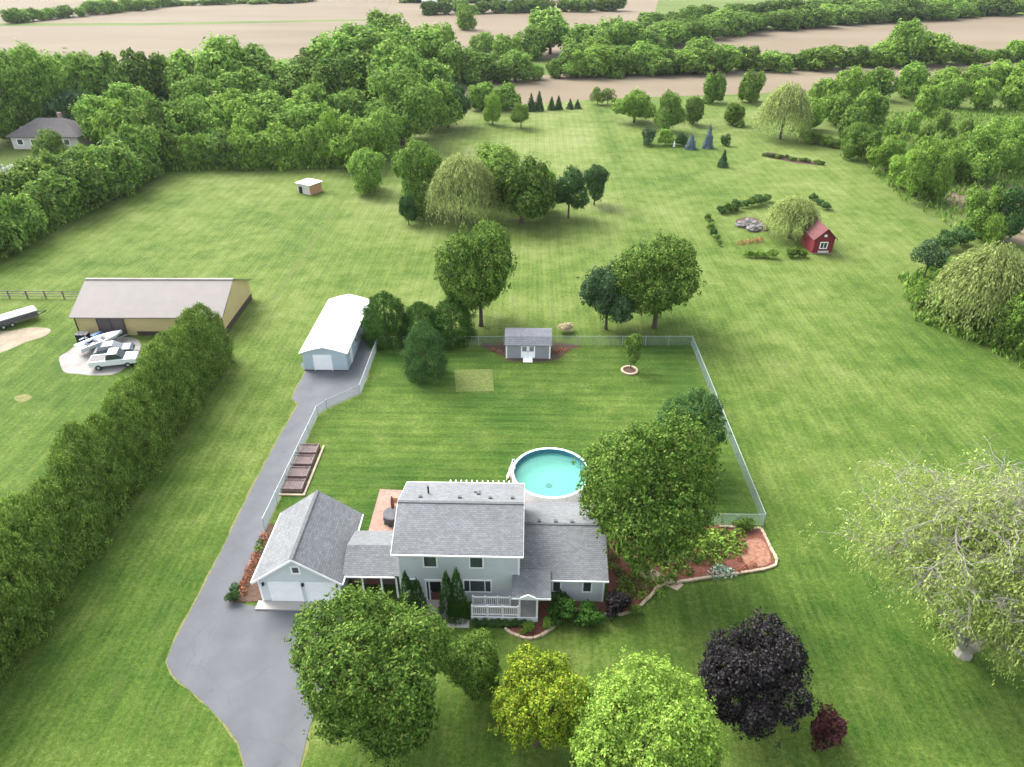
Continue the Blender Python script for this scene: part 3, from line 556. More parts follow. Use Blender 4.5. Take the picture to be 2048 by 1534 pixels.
# porch: roof, posts, deck, two runs of white railing
pr = MB().prism([(ly(34.05), 2.56), (ly(36.3), 3.03), (ly(36.3), 2.90), (ly(34.05), 2.43)], lx(-0.85), lx(1.9), 'X').build('porch_roof', M['shingle'], H)
MB().prism([(lx(-0.35), 2.50), (lx(0.95), 2.50), (lx(0.30), 2.86)], ly(33.98), ly(34.10), 'Y').build('pediment', M['white'], pr)
box('fascia', M['white'], pr, lx(-0.87), lx(1.92), ly(33.99), ly(34.045), 2.38, 2.52)
for x in (-0.3, 0.95): box('porch_post', M['white'], H, lx(x)-.07, lx(x)+.07, ly(34.12), ly(34.26), 0, 2.45)
box('porch_deck', M['deck'], H, lx(-3.75), lx(1.0), ly(34.12), ly(35.78), .25, .42)
box('deck_skirt', M['white'], H, lx(-3.78), lx(1.03), ly(34.05), ly(34.11), 0.0, .43)
def railing(y, x0, x1, z0):
    r_ = MB().box(lx(x0), lx(x1), ly(y)-.05, ly(y)+.05, z0+.90, z0+.98).box(lx(x0), lx(x1), ly(y)-.04, ly(y)+.04, z0+.10, z0+.17).build('porch_railing', M['white'], H)
    n = int((x1-x0)/.15); me = MB().box(-.022, .022, -.022, .022, z0+.17, z0+.90).mesh('baluster')
    for i in range(1, n): link('baluster', me, M['white'], r_, (lx(x0+(x1-x0)*i/n), ly(y), 0))
    pm = MB().box(-.06, .06, -.06, .06, .05, z0+1.08).mesh('railing_post')
    for i in range(4): link('railing_post', pm, M['white'], r_, (lx(x0+(x1-x0)*i/3), ly(y), 0))
railing(34.2, -3.7, -0.4, .42); railing(35.05, -3.7, -1.0, .42)
box('ramp', M['deck'], H, lx(-3.85), lx(-3.75), ly(34.2), ly(35.6), .062, .3)
# breezeway
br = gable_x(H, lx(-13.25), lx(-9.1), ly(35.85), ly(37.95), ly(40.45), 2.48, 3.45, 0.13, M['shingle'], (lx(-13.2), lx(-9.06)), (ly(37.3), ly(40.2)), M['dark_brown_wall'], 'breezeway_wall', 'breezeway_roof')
box('gutter', M['white_metal'], H, lx(-13.1), lx(-9.42), ly(35.74), ly(35.86), 2.33, 2.44, bevel=.01)
for x in (-11.9, -10.5, -9.4): box('breezeway_post', M['white'], H, lx(x)-.06, lx(x)+.06, ly(36.0), ly(36.12), 0, 2.36)
box('breezeway_door', M['rust_wood'], H, lx(-11.9), lx(-11.0), ly(37.25), ly(37.31), 0.02, 2.05)
# garage: gable faces the drive
gw0, gw1, gy0, gy1 = lx(-19.35), lx(-13.45), ly(35.4), ly(42.1); gm = (gw0+gw1)/2
MB().prism([(gw0, 0), (gw1, 0), (gw1, 2.42), (gm, 4.62), (gw0, 2.42)], gy0, gy1, 'Y').build('garage_wall', M['siding'], H)
g_ = MB().prism([(gw0-.32, 2.46), (gm, 4.86), (gw1+.32, 2.46), (gw1+.32, 2.31), (gm, 4.70), (gw0-.32, 2.31)], gy0-.32, gy1+.3, 'Y').build('garage_roof', M['shingle_turned'], H)
for s_, x in ((-1, gw0-.44), (1, gw1+.32)): box('gutter', M['white_metal'], H, x, x+.12, gy0-.32, gy1+.3, 2.26, 2.38, bevel=.01)
MB().prism([(gw0-.33, 2.44), (gm, 4.84), (gw1+.33, 2.44), (gw1+.33, 2.24), (gm, 4.63), (gw0-.33, 2.24)], gy0-.36, gy0-.31, 'Y').build('rake_trim', M['white'], g_)
box('ridge_cap', M['ridge'], g_, gm-.12, gm+.12, gy0-.31, gy1+.3, 4.80, 4.885)
for x0, x1 in ((-18.55, -16.35), (-15.85, -13.75)):
    d = MB().box(lx(x0)-.1, lx(x1)+.1, gy0-.05, gy0+.02, 2.05, 2.17).box(lx(x0)-.1, lx(x0), gy0-.05, gy0+.02, .15, 2.05).box(lx(x1), lx(x1)+.1, gy0-.05, gy0+.02, .15, 2.05).build('garage_door', M['white'], H)
    for k in range(4): box('door_panel', M['white'], d, lx(x0)+.002, lx(x1)-.002, gy0-.025, gy0+.01, .155+k*.475, .155+k*.475+.465, bevel=.008)
for x in (-19.0, -16.1, -13.62): box('wall_lantern', M['black'], H, lx(x)-.07, lx(x)+.07, gy0-.16, gy0-.01, 1.85, 2.1)
window(H, gm-.35, gm+.35, 3.05, 3.85, gy0, fr=.12)
for x0, x1 in ((-19.39, -19.25), (-13.55, -13.41)): box('corner_trim', M['white'], H, lx(x0), lx(x1), gy0-.03, gy0+.12, 0.02, 2.2)
# white pergola behind the house
PG = empty('pergola', (-3.6, 44.7, 0), 'white slatted pergola just behind the rear roof edge', 'pergola')
for x in (-2.4, 2.4):
    for y in (-1.0, 1.0): box('post', M['white'], PG, x-.07, x+.07, y-.07, y+.07, 0, 2.75)
for y in (-1.0, 1.0): box('beam', M['white'], PG, -2.8, 2.8, y-.06, y+.06, 2.753, 2.95)
for i in range(13): x = -2.7+i*.45; box('rafter', M['white'], PG, x-.04, x+.04, -1.3, 1.3, 2.953, 3.10)
# patio things
px_, py_ = -11.05, 44.3
PT = empty('patio_table', (px_, py_, 0.02), 'round patio table under a charcoal cover between garage and house', 'table')
MB().tube([(0,0,.0),(0,0,.55),(0,0,.78),(0,0,.84)], [.86,.84,.88,.78], 20).build('cover', M['cover'], PT)
for i in range(10):
    a = i*.628; MB().tube([(math.cos(a)*.87, math.sin(a)*.87, .02), (math.cos(a)*.80, math.sin(a)*.80, .8)], [.09,.04], 5).build('cover_fold', M['cover'], PT)
UM = empty('patio_umbrella', (px_, py_, .86), 'closed brown umbrella standing up out of the covered patio table', 'umbrella')
MB().cyl(0, 0, 0, 1.9, .025, 8).build('pole', M['grey_metal'], UM); MB().tube([(0,0,.5),(0,0,.9),(0,0,1.5),(0,0,1.86)], [.13,.17,.12,.03], 10).build('folded_canopy', M['rust_wood'], UM)
for i, (dx, dy) in enumerate(((-.2, 1.5), (.9, 1.3))):
    c_ = empty('patio_chair', (px_+dx, py_+dy, .02), ('terracotta patio chair behind the covered table, nearer the garage', 'terracotta patio chair behind the covered table, nearer the house')[i], 'chair', 'patio chairs')
    box('seat', M['orange_wood'], c_, -.25, .25, -.25, .25, .40, .46); box('backrest', M['orange_wood'], c_, -.25, .25, .2, .26, .463, .95)
    for sx in (-.22, .22):
        for sy in (-.2, .2): box('leg', M['brown_trim'], c_, sx-.025, sx+.025, sy-.025, sy+.025, 0, .397)
# swimming pool
PX, PY, PRr = 2.29, 49.45, 3.5
PO = empty('swimming_pool', (PX, PY, 0), 'round above-ground pool of turquoise water with pale rim', 'pool')
MB().ring(0, 0, .0, 1.24, PRr-.10, PRr-.06, 64).build('pool_wall', M['white_metal'], PO)
MB().ring(0, 0, .02, 1.20, PRr-.14, PRr-.105, 64).build('liner_wall', M['liner_wall'], PO)
MB().cyl(0, 0, .0, .03, PRr-.145, 64).build('liner_floor', M['liner'], PO)
MB().ring(0, 0, 1.245, 1.30, PRr-.17, PRr+.05, 64).build('rim', M['pool_rim'], PO)
wtr = MB(); wtr.v = [(math.cos(2*math.pi*i/64)*(PRr-.142), math.sin(2*math.pi*i/64)*(PRr-.142), .84) for i in range(64)]; wtr.f = [tuple(range(64))]
wtr.build('water', M['water'], PO)
MB().cyl(-.15, -.45, .035, .12, .32, 16, .25).build('pool_cleaner', M['black'], PO)
up = MB().box(-.05, .05, -.06, .02, 0, 1.24).mesh('upright')
for i in range(16): a = 2*math.pi*i/16; link('upright', up, M['white_metal'], PO, (math.cos(a)*(PRr-.02), math.sin(a)*(PRr-.02), 0), a-math.pi/2)
LD = empty('pool_ladder', (PX-3.45, PY+.55, 0), 'white ladder standing at the left rim of the pool', 'ladder')
for y in (-.25, .25): MB().tube([(-.55,y,0),(-.1,y,1.5),(.0,y,2.0),(.12,y,2.0),(.25,y,1.35)], .04, 6).build('rail', M['white'], LD)
for k in range(5): box('step', M['white'], LD, -.52+k*.09, -.36+k*.09, -.22, .22, .2+k*.27, .24+k*.27)
PS = empty('pool_steps', (2.0, 45.15, 0.02), 'pale wooden deck steps between the pool and the wing roof', 'steps')
for k in range(3): box('tread', M['concrete'], PS, -2.4, 0.6, -.3+k*.3, 0.0+k*.3, k*.2, .19+k*.2)
PF = empty('pool_filter', (5.3, 45.9, 0.02), 'white pool filter tank on the patio beside the pool', 'filter')
MB().tube([(0,0,0),(0,0,.7),(0,0,.9),(0,0,1.0)], [.28,.28,.2,.06], 14).build('tank', M['white_metal'], PF); MB().tube([(.28,0,.3),(.7,0,.3),(.7,.9,.3)], .04, 6).build('hose', M['black'], PF)
# raised garden boxes
for i, (yc_, lab) in enumerate(zip((48.2, 49.95, 51.7, 53.4), ('raised wooden garden box nearest the garage', 'second raised garden box from the garage', 'third raised garden box from the garage', 'raised wooden garden box farthest from the garage'))):
    xc_ = -20.75-.03*i; rb = empty('raised_bed', (xc_, yc_, 0), lab, 'garden box', 'raised garden boxes along the fence')
    w_, d_ = 0.92, .62
    for y in (-d_, d_):
        for k in range(2): box('plank', M['wood'], rb, -w_, w_, y-.04, y+.04, .01+k*.25, .245+k*.25)
    for x in (-w_, w_):
        for k in range(2): box('plank', M['wood'], rb, x-.04, x+.04, -d_+.045, d_-.045, .01+k*.25, .245+k*.25)
    box('soil', M['soil_box'], rb, -w_+.042, w_-.042, -d_+.042, d_-.042, .0, .40)
    for x in (-w_, w_):
        for y in (-d_, d_): box('corner_post', M['wood'], rb, x-.07, x+.07, y-.07, y+.07, 0, .53)
TB = empty('timber_edging', (-19.55, 50.7, 0), 'pale timber edging beside the raised garden boxes', 'edging')
box('timber', M['stone'], TB, -.09, .09, -3.6, 3.6, 0, .14); box('timber', M['stone'], TB, -2.2, -.095, -3.6, -3.42, 0, .14)

# ------------------------------------------------------------------ outbuildings
OB = empty('white_garage', (-25.25, 68.3, 0), 'long white-roofed pale blue garage at the end of the driveway', 'garage')
OW, OD = 5.0, 13.3
def prof_lo(w, e, r, o=0.0): return [(-o, e), (w*.25, e+(r-e)*.62), (w*.5, r), (w*.75, e+(r-e)*.62), (w+o, e)]
pf = prof_lo(OW, 2.35, 3.05); MB().prism([(0, 0), (OW, 0)] + pf[::-1], 0, OD, 'Y').build('wall', M['blue_siding'], OB)
po = [(x, z+.02) for x, z in prof_lo(OW, 2.30, 3.07, .22)]
orf = MB().prism(po + [(x, z+.10) for x, z in po[::-1]], -.25, OD+.25, 'Y').build('roof', M['white_roof'], OB)
MB().cyl(1.1, 7.0, 2.5, 3.15, .09, 8).build('vent_pipe', M['grey_metal'], orf)
og = MB().box(1.2, 3.3, -.05, .02, 2.0, 2.1).box(1.2, 1.28, -.05, .02, 0, 2.0).box(3.22, 3.3, -.05, .02, 0, 2.0).build('garage_door', M['white'], OB)
for k in range(4): box('door_panel', M['white'], og, 1.284, 3.216, -.03, .01, .03+k*.49, .03+k*.49+.48, bevel=.006)
sd = box('side_door', M['white'], OB, OW-.01, OW+.04, 1.6, 2.5, .02, 2.0)
for y in (4.2, 7.6, 10.6):
    w = MB().box(OW-.01, OW+.04, y, y+.9, 1.0, 1.08).box(OW-.01, OW+.04, y, y+.9, 1.72, 1.8).box(OW-.01, OW+.04, y, y+.08, 1.083, 1.717).box(OW-.01, OW+.04, y+.82, y+.9, 1.083, 1.717).build('window', M['white'], OB)
    box('pane', M['glass'], w, OW-.01, OW+.02, y+.083, y+.817, 1.083, 1.717)
box('base_trim', M['brown_trim'], OB, -.03, OW+.03, -.035, -.005, 0, .14)
SH = empty('garden_shed', (-2.45, 71.6, 0), 'grey barn-roofed garden shed with white double doors on the back fence', 'shed')
SW, SD = 5.15, 3.1
gp = [(0, 2.0), (.55, 2.65), (SD/2, 3.0), (SD-.55, 2.65), (SD, 2.0)]
MB().prism([(0, 0)] + [(y, z-.05) for y, z in gp] + [(SD, 0)], 0, SW, 'X').build('wall', M['grey_siding'], SH)
go = [(-.2, 1.86), (.52, 2.68), (SD/2, 3.04), (SD-.52, 2.68), (SD+.2, 1.86)]
MB().prism(go + [(y, z-.07) for y, z in go[::-1]], -.15, SW+.15, 'X').build('roof', M['shed_shingle'], SH)
for x0, x1 in ((1.75, 2.55), (2.58, 3.38)):
    d = MB().box(x0, x1, -.05, .02, .15, 1.85).build('door', M['white'], SH); box('pane', M['shed_shingle'], d, x0+.14, x1-.14, -.065, -.04, 1.0, 1.65); box('door_handle', M['black'], d, (x1-.1 if x0 < 2 else x0+.05), (x1-.05 if x0 < 2 else x0+.1), -.09, -.052, .9, 1.05)
MB().prism([(-.9, 0), (-.05, 0), (-.05, .14)], 2.0, 3.1, 'X').build('ramp', M['white'], SH)
for x0 in (0, SW-.12): box('corner_trim', M['white'], SH, x0-.02, x0+.14, -.04, .10, 0, 1.83)
BN = empty('pole_barn', (-55.3, 76.0, 0), 'long tan metal pole barn with taupe roof and brown sliding door', 'barn', None, R(1.2))
BW, BD, BE, BR_ = 18.0, 10.5, 2.75, 5.15
MB().prism([(0, 0), (0, BE-.1), (BD/2, BR_-.1), (BD, BE-.1), (BD, 0)], 0, BW, 'X').build('wall', M['tan_metal'], BN)
br_ = MB().prism([(-.4, BE-.12), (BD/2, BR_+.06), (BD+.4, BE-.12), (BD+.4, BE-.24), (BD/2, BR_-.06), (-.4, BE-.24)], -.35, BW+.3, 'X').build('roof', M['taupe_roof'], BN)
box('ridge_cap', M['pale_concrete'], br_, -.35, BW+.3, BD/2-.2, BD/2+.2, BR_+.02, BR_+.10)
for z in (0.0,): 
    box('base_trim', M['brown_trim'], BN, BW-.01, BW+.05, -.03, BD+.03, 0, .75); box('base_trim', M['brown_trim'], BN, 7.2, BW, -.05, .01, 0, .55)
for x in (-.04, BW-.1): box('corner_trim', M['brown_trim'], BN, x, x+.14, -.06, .08, .02, BE-.2)
bd = box('sliding_door', M['brown_door'], BN, 2.7, 6.0, -.16, -.06, .02, 2.45); box('door_track', M['brown_trim'], BN, 2.0, 9.4, -.2, -.05, 2.47, 2.58)
for x in (2.7, 4.3, 5.9): box('door_batten', M['brown_trim'], bd, x, x+.1, -.2, -.162, .03, 2.44)
MB().prism([(0, BE), (.2, BE), (BD/2, BR_+.05)], BW+.25, BW+.33, 'X').build('rake_trim', M['brown_trim'], br_)
RS = empty('red_shed', (43.9, 104.7, 0), 'barn-red garden playhouse with maroon roof and white window', 'shed', None, 0.05)
RW, RD_ = 3.1, 4.6
MB().prism([(0, 0), (RW, 0), (RW, 2.5), (RW/2, 3.95), (0, 2.5)], 0, RD_, 'Y').build('wall', M['red_wood'], RS)
rr_ = MB().prism([(-.3, 2.42), (RW/2, 4.18), (RW+.3, 2.42), (RW+.3, 2.28), (RW/2, 4.03), (-.3, 2.28)], -.35, RD_+.3, 'Y').build('roof', M['red_shingle'], RS)
MB().prism([(-.32, 2.40), (RW/2, 4.16), (RW+.32, 2.40), (RW+.32, 2.22), (RW/2, 3.97), (-.32, 2.22)], -.40, -.345, 'Y').build('rake_trim', M['red_wood'], rr_)
window(RS, .95, 2.15, .85, 1.95, 0.0, fr=.12, mull=(1.55,))
box('window', M['white'], RS, 1.35, 1.75, -.05, .01, 2.75, 3.1)
box('window_box', M['cream'], RS, .8, 2.4, -.35, -.08, .30, .55); box('base_trim', M['pink_brick'], RS, -.04, RW+.04, -.06, -.008, 0, .2)
LS = empty('field_shelter', (-41.88, 133.79)+(0,), 'small flat-roofed orange and cream animal shelter out in the pasture', 'shelter', None, R(-30))
box('wall', M['orange_wood'], LS, 1.35, 1.5, -1.5, 1.5, 0, 1.75); box('wall', M['cream'], LS, -1.9, 1.345, -1.52, -1.40, 0, 1.85); box('wall', M['cream'], LS, -1.9, -1.78, -1.395, 1.5, 0, 1.75); box('wall', M['cream'], LS, -1.775, 1.345, 1.4, 1.5, 0, 1.7)
box('roof', M['white_metal'], LS, -2.1, 1.75, -1.75, 1.75, 1.86, 1.96); box('opening_shade', M['dark'], LS, -1.5, -.6, -1.56, -1.522, 0.02, 1.3)  # dark panel on the solid wall, painting the shade of a doorway
TH_ = empty('hip_roof_house', (-118.6, 164.0, 0), 'cream house with brown hip roof half hidden by trees', 'house')
box('wall', M['cream'], TH_, 0, 15.5, 0, 9, 0, 3.0); box('brick_wall', M['pink_brick'], TH_, -.06, -.003, .05, 8.9, 0, 2.98)
hv = MB().add([(-.7,-.7,2.9),(16.2,-.7,2.9),(16.2,9.7,2.9),(-.7,9.7,2.9),(4.8,4.5,6.0),(10.8,4.5,6.0),(-.7,-.7,2.75),(16.2,-.7,2.75),(16.2,9.7,2.75),(-.7,9.7,2.75)], [(0,1,5,4),(1,2,5),(2,3,4,5),(3,0,4),(0,6,7,1),(1,7,8,2),(2,8,9,3),(3,9,6,0),(6,9,8,7)]).build('roof', M['brown_shingle'], TH_)
for x in (1.2, 4.4, 8.5, 12.0): window(TH_, x, x+1.5, .9, 2.3, 0.0, fr=.14)
box('chimney', M['pink_brick'], hv, 9.0, 9.8, 5.4, 6.2, 4.6, 6.9)
# far farm buildings
tree('yard_tree', 'olive tree half hiding the brown-roofed house', 'tree', (-103.73, 154.24, 6.34, 6.98), 'mid', 'lf_olive', 0.0)
FS = empty('silo', (-15.72, 502.38)+(0,), 'pale grain silo between far trees beyond the field', 'silo')
MB().cyl(0, 0, 0, 15, 4.2, 20).build('wall', M['white_metal'], FS); MB().tube([(0,0,15.01),(0,0,16.6),(0,0,17.4)], [4.4,2.5,.3], 20).build('roof', M['grey_metal'], FS)
FH = empty('farmhouse', (-70.85, 552.50)+(0,), 'tiny white farmhouse among trees at the far field edge', 'house')
box('wall', M['white'], FH, -5, 5, 0, 8, 0, 6); MB().prism([(-.6, 6.01), (4, 9), (8.6, 6.01)], -5.5, 5.5, 'X').build('roof', M['brown_shingle'], FH)

# ------------------------------------------------------------------ vehicles and gear by the barn
def wheel(parent, x, y, r=.33, w=.22):
    t_ = MB().tube([(x, y-w/2, r), (x, y-w/2+.03, r), (x, y+w/2-.03, r), (x, y+w/2, r)], [r*.86, r, r, r*.86], 14).build('wheel', M['black'], parent)
    MB().tube([(x, y-w/2-.01, r), (x, y+w/2+.01, r)], r*.55, 10).build('rim', M['grey_metal'], t_)
def car(name, label, loc, rz, paint, L=4.6, W=1.8, truck=False):
    c_ = empty(name, loc, label, 'truck' if truck else 'car', None, rz); h = L/2
    if truck: side = [(-h, .45), (h, .45), (h, .95), (h-.25, 1.05), (h-1.3, 1.12), (-h, 1.12)]; cab = [(h-3.2, 1.12), (h-1.25, 1.12), (h-1.85, 1.78), (h-2.9, 1.80)]
    else: side = [(-h, .35), (h, .35), (h, .72), (h-.3, .88), (h-1.3, .98), (-h+.5, 1.0), (-h, .85)]; cab = [(-h+.35, .99), (h-1.15, .98), (h-2.0, 1.48), (-h+1.0, 1.50)]
    MB().prism(side, -W/2, W/2, 'Y').build('body', M[paint], c_, bevel=.04)
    MB().prism([(x, z+(.001 if i < 2 else 0)) for i, (x, z) in enumerate(cab)], -W/2+.10, W/2-.10, 'Y').build('cabin', M['glass'], c_, bevel=.03)
    rx = [p for p in cab if p[1] > 1.3]; x0, x1 = min(p[0] for p in rx), max(p[0] for p in rx)
    box('roof', M[paint], c_, x0+.02, x1-.02, -W/2+.14, W/2-.14, rx[0][1]+.005, rx[0][1]+.05, bevel=.02)
    if truck: box('truck_bed', M['dark'], c_, -h+.1, h-3.3, -W/2+.12, W/2-.12, 1.09, 1.125)
    for x in (-h*.62, h*.62):
        for y in (-W/2+.08, W/2-.08): wheel(c_, x, y)
    for y in (-W*.33, W*.33): box('headlight', M['pale_concrete'], c_, h-.02, h+.03, y-.17, y+.17, .62, .78); box('tail_light', M['rust_wood'], c_, -h-.03, -h+.02, y-.15, y+.15, .62, .80)
    return c_
_q = (-47.30, 68.99); car('pickup_truck', 'white pickup truck at the near corner of the barn apron', (*_q, .017), 0.25, 'car_white', 5.0, 1.85, True)
_q = (-48.50, 71.37); car('parked_car', 'dark car parked behind the white pickup by the barn', (*_q, .017), 0.30, 'car_dark', 4.2, 1.7)
_q = (-51.01, 73.11); BT = empty('boat_trailer', (*_q, .017), 'narrow white boat on a trailer beside the barn door', 'boat', None, 0.95)
hull = []; 
for x, w_, d_ in ((-2.6,.85,.75),(-1.2,.95,.8),(.4,.95,.75),(1.8,.6,.6),(2.7,.05,.25)): hull.append((x, w_, d_))
bh = MB()
for x, w_, d_ in hull: bh.v += [(x, -w_, 1.15), (x, -w_*.7, 1.15-d_*.7), (x, 0, 1.15-d_), (x, w_*.7, 1.15-d_*.7), (x, w_, 1.15), (x, w_*.78, 1.13), (x, w_*.6, .78), (x, -w_*.6, .78), (x, -w_*.78, 1.13)]
for i in range(4):
    for j in range(9): a = i*9+j; b_ = i*9+(j+1) % 9; bh.f.append((a, b_, b_+9, a+9))
bh.f.append(tuple(range(9))); bh.f.append(tuple(range(36, 45))); bh.build('hull', M['car_white'], BT)
box('trailer_frame', M['grey_metal'], BT, -2.4, 3.2, -.08, .08, .28, .36)
for x in (-1.4, -.4, .5): box('seat', M['cover'], BT, x-.15, x+.15, -.5, .5, .782, .95)
for y in (-.95, .95): wheel(BT, -.8, y, .3)
_q = (-52.41, 73.56); TC = empty('compact_tractor', (*_q, .017), 'small blue tractor standing left of the brown barn door', 'tractor', None, 1.2)
box('bonnet', M['blue_paint'], TC, .2, 1.5, -.32, .32, .6, 1.15, bevel=.05); box('chassis', M['black'], TC, -.9, 1.5, -.2, .2, .42, .597); box('seat', M['black'], TC, -.75, -.3, -.25, .25, .75, 1.2, bevel=.04); box('fender', M['blue_paint'], TC, -1.0, -.1, -.75, -.45, .98, 1.06); box('fender', M['blue_paint'], TC, -1.0, -.1, .45, .75, .98, 1.06)
MB().tube([(-.1,0,.7),(-.28,0,1.25)], .03, 6).build('steering_column', M['black'], TC); MB().tube([(-.95,-.4,.9),(-.95,-.4,2.1),(-.95,.4,2.1),(-.95,.4,.9)], .04, 6).build('roll_bar', M['black'], TC)
for y in (-.62, .62): wheel(TC, -.55, y, .52, .3); wheel(TC, 1.1, y*.85, .3, .2)
_q = (-53.77, 74.28); UB = empty('utility_bin', (*_q, .017), 'black storage bin at the left corner of the barn', 'bin')
box('body', M['black'], UB, -.7, .7, -.45, .45, 0, 1.1, bevel=.04); box('lid', M['cover'], UB, -.74, .74, -.5, .48, 1.103, 1.2, bevel=.02)
_q = (-65.85, 78.14); CP = empty('covered_trailer', (*_q, 0.0), 'long low trailer with white top at the left picture edge', 'trailer', None, R(47))
box('body', M['cover'], CP, -3.6, 3.6, -.8, .8, .45, 1.15, bevel=.05); box('cover', M['car_white'], CP, -3.65, 3.65, -.9, .9, 1.153, 1.35, bevel=.08)  # charcoal body colour stands in for the trailer's side lying in shadow
for x in (-.5, .5):
    for y in (-.75, .75): wheel(CP, x, y, .3)
MB().tube([(3.6,-.6,.5),(4.7,0,.5),(3.6,.6,.5)], .06, 6).build('drawbar', M['black'], CP)

# ------------------------------------------------------------------ planted beds
BED = [(6.22, 35.95), (6.89, 42.11), (8.29, 43.00), (16.40, 44.38), (19.72, 43.98), (19.87, 41.87), (19.70, 39.88), (15.95, 38.86), (10.76, 37.74), (9.54, 36.64), (8.18, 35.30), (6.85, 34.82), (5.23, 35.00), (3.47, 35.10), (2.26, 33.65), (0.69, 32.58), (-0.66, 32.89), (-1.31, 33.39)]
BED2 = BED + [(0.9, 33.9), (1.1, 35.9), (5.9, 35.95)]
bedo = sheet('mulch_bed', BED2, 0.03, M['mulch'])
def edging(parent, pts, step=0.36):
    rd2 = random.Random(4); me = [MB().box(-.19, .19, -.11, .11, 0, .16).mesh('edging_stone', .025) for _ in range(3)]
    L = 0; i = 0
    for a, b_ in zip(pts[:-1], pts[1:]):
        d = math.hypot(b_[0]-a[0], b_[1]-a[1]); n = max(1, int(d/step)); an = math.atan2(b_[1]-a[1], b_[0]-a[0])
        for k in range(n):
            t_ = (k+.5)/n; s = d/n/step; link('edging_stone', me[rd2.randrange(3)], M['stone'], parent, (a[0]+(b_[0]-a[0])*t_, a[1]+(b_[1]-a[1])*t_, rd2.uniform(-.01, .02)), an+rd2.uniform(-.08, .08), (s*rd2.uniform(.88, .96), rd2.uniform(.85, 1.15), rd2.uniform(.85, 1.2)))
edging(bedo, [(16.3, 44.15)] + smooth_poly(BED[4:18], 3, False))
gb = sheet('mulch_bed', [(-21.9, 35.2), (-19.6, 35.4), (-19.6, 43.2), (-21.5, 43.6), (-21.55, 40)], 0.05, M['dark_mulch'])
sheet('gravel_patch', smooth_poly([(17.76, 42.10), (18.71, 42.80), (19.56, 42.48), (19.47, 40.29), (17.91, 39.73), (17.30, 40.56)], 3), 0.040, M['salmon'])
sheet('paver_path', [(8.2, 38.9), (9.0, 38.6), (11.6, 37.2), (12.2, 37.8), (9.6, 39.6)], 0.036, M['stone'])
def plant(name, label, cat, X, Y, r, h, mat, group, proto='plant'):
    o = link(name, PR[proto][rd.randrange(3)], M[mat], None, (X, Y, 0.02 if proto == 'plant' else h*.5), rd.uniform(0, 6.28), (r, r, h if proto == 'plant' else h*.52))
    return tag(o, label, cat, group)
GREEN_SPOTS = [(8.0,37.6,.55),(8.6,38.4,.6),(9.2,37.4,.6),(7.5,38.8,.5),(9.9,38.0,.65),(10.6,37.9,.6),(9.7,39.2,.6),(11.2,39.0,.7),(10.4,40.2,.7),(8.6,39.9,.6),(12.0,40.2,.7),(12.6,39.2,.6),(13.2,40.6,.8),(13.9,41.4,.8),(14.6,41.9,.8),(15.0,41.0,.7),(15.5,42.2,.8),(14.4,43.0,.8),(13.4,42.5,.8),(15.6,43.3,.7),(8.0,41.4,.6),(9.3,41.6,.7),(7.2,40.3,.5),(11.6,41.4,.7),(7.4,36.9,.5),(8.9,36.5,.5),(15.2,40.2,.6),(14.4,40.4,.75),(13.0,41.6,.8),(12.2,42.6,.8),(14.9,42.6,.85),(10.2,36.9,.5),(11.3,38.2,.6),(8.3,36.9,.6),(7.7,37.9,.6),(9.0,39.0,.7),(6.9,39.5,.45)] + [(*q, r) for q, r in zip([(15.46, 42.72), (16.39, 43.20), (16.38, 42.07), (17.19, 42.76), (16.60, 41.30), (17.30, 41.87), (15.67, 41.06), (14.65, 41.91), (17.85, 43.47), (13.76, 40.47), (12.46, 40.98), (11.65, 39.68), (13.27, 41.88)], (.9,.8,.9,.8,.8,.7,.6,.8,.6,.5,.7,.6,.7))]
for X, Y, r in GREEN_SPOTS: plant('garden_plant', 'leafy green perennial in the red mulch bed beside the house', 'plant', X, Y, r, r*.9, 'lf_light' if rd.random() < .5 else 'lf_mid', 'perennials in the red mulch bed')
for X, Y in ((15.2, 39.3), (15.9, 39.0), (14.7, 38.8)): plant('hosta', 'white-edged hosta near the outer corner of the mulch bed', 'plant', X, Y, .6, .5, 'lf_hosta', 'pale hostas in the mulch bed')
for X, Y in ((17.3, 39.6), (17.0, 40.5), (17.6, 41.4), (16.6, 39.2), (18.0, 40.0)): plant('garden_plant', 'brownish low plant in the outer corner of the mulch bed', 'plant', X, Y, .32, .35, 'lf_rust', 'low plants in the mulch bed corner')
plant('corner_shrub', 'round green shrub at the fence corner beside the mulch bed', 'shrub', 18.2, 44.0, .9, 1.1, 'lf_mid', None, 'shrub')
for i in range(9):
    m_ = ('lf_olive', 'lf_mid', 'lf_rust')[i % 3] if i > 4 else 'lf_rust'
    nm = 'rust-coloured' if m_ == 'lf_rust' else 'small green'
    plant('border_plant', nm+' plant in the narrow bed between driveway and garage', 'plant', -21.25-.08*(i % 2)-.02*i, 36.2+i*.72, .42, .55, m_, nm+' plants beside the garage')
plant('border_shrub', 'dark green shrub at the front end of the garage bed', 'shrub', -21.6, 35.4, .55, .9, 'lf_dark', None, 'shrub')
plant('border_shrub', 'grey-green shrub second from the front of the garage bed', 'shrub', -21.75, 36.4, .45, .7, 'lf_pine', None, 'shrub')
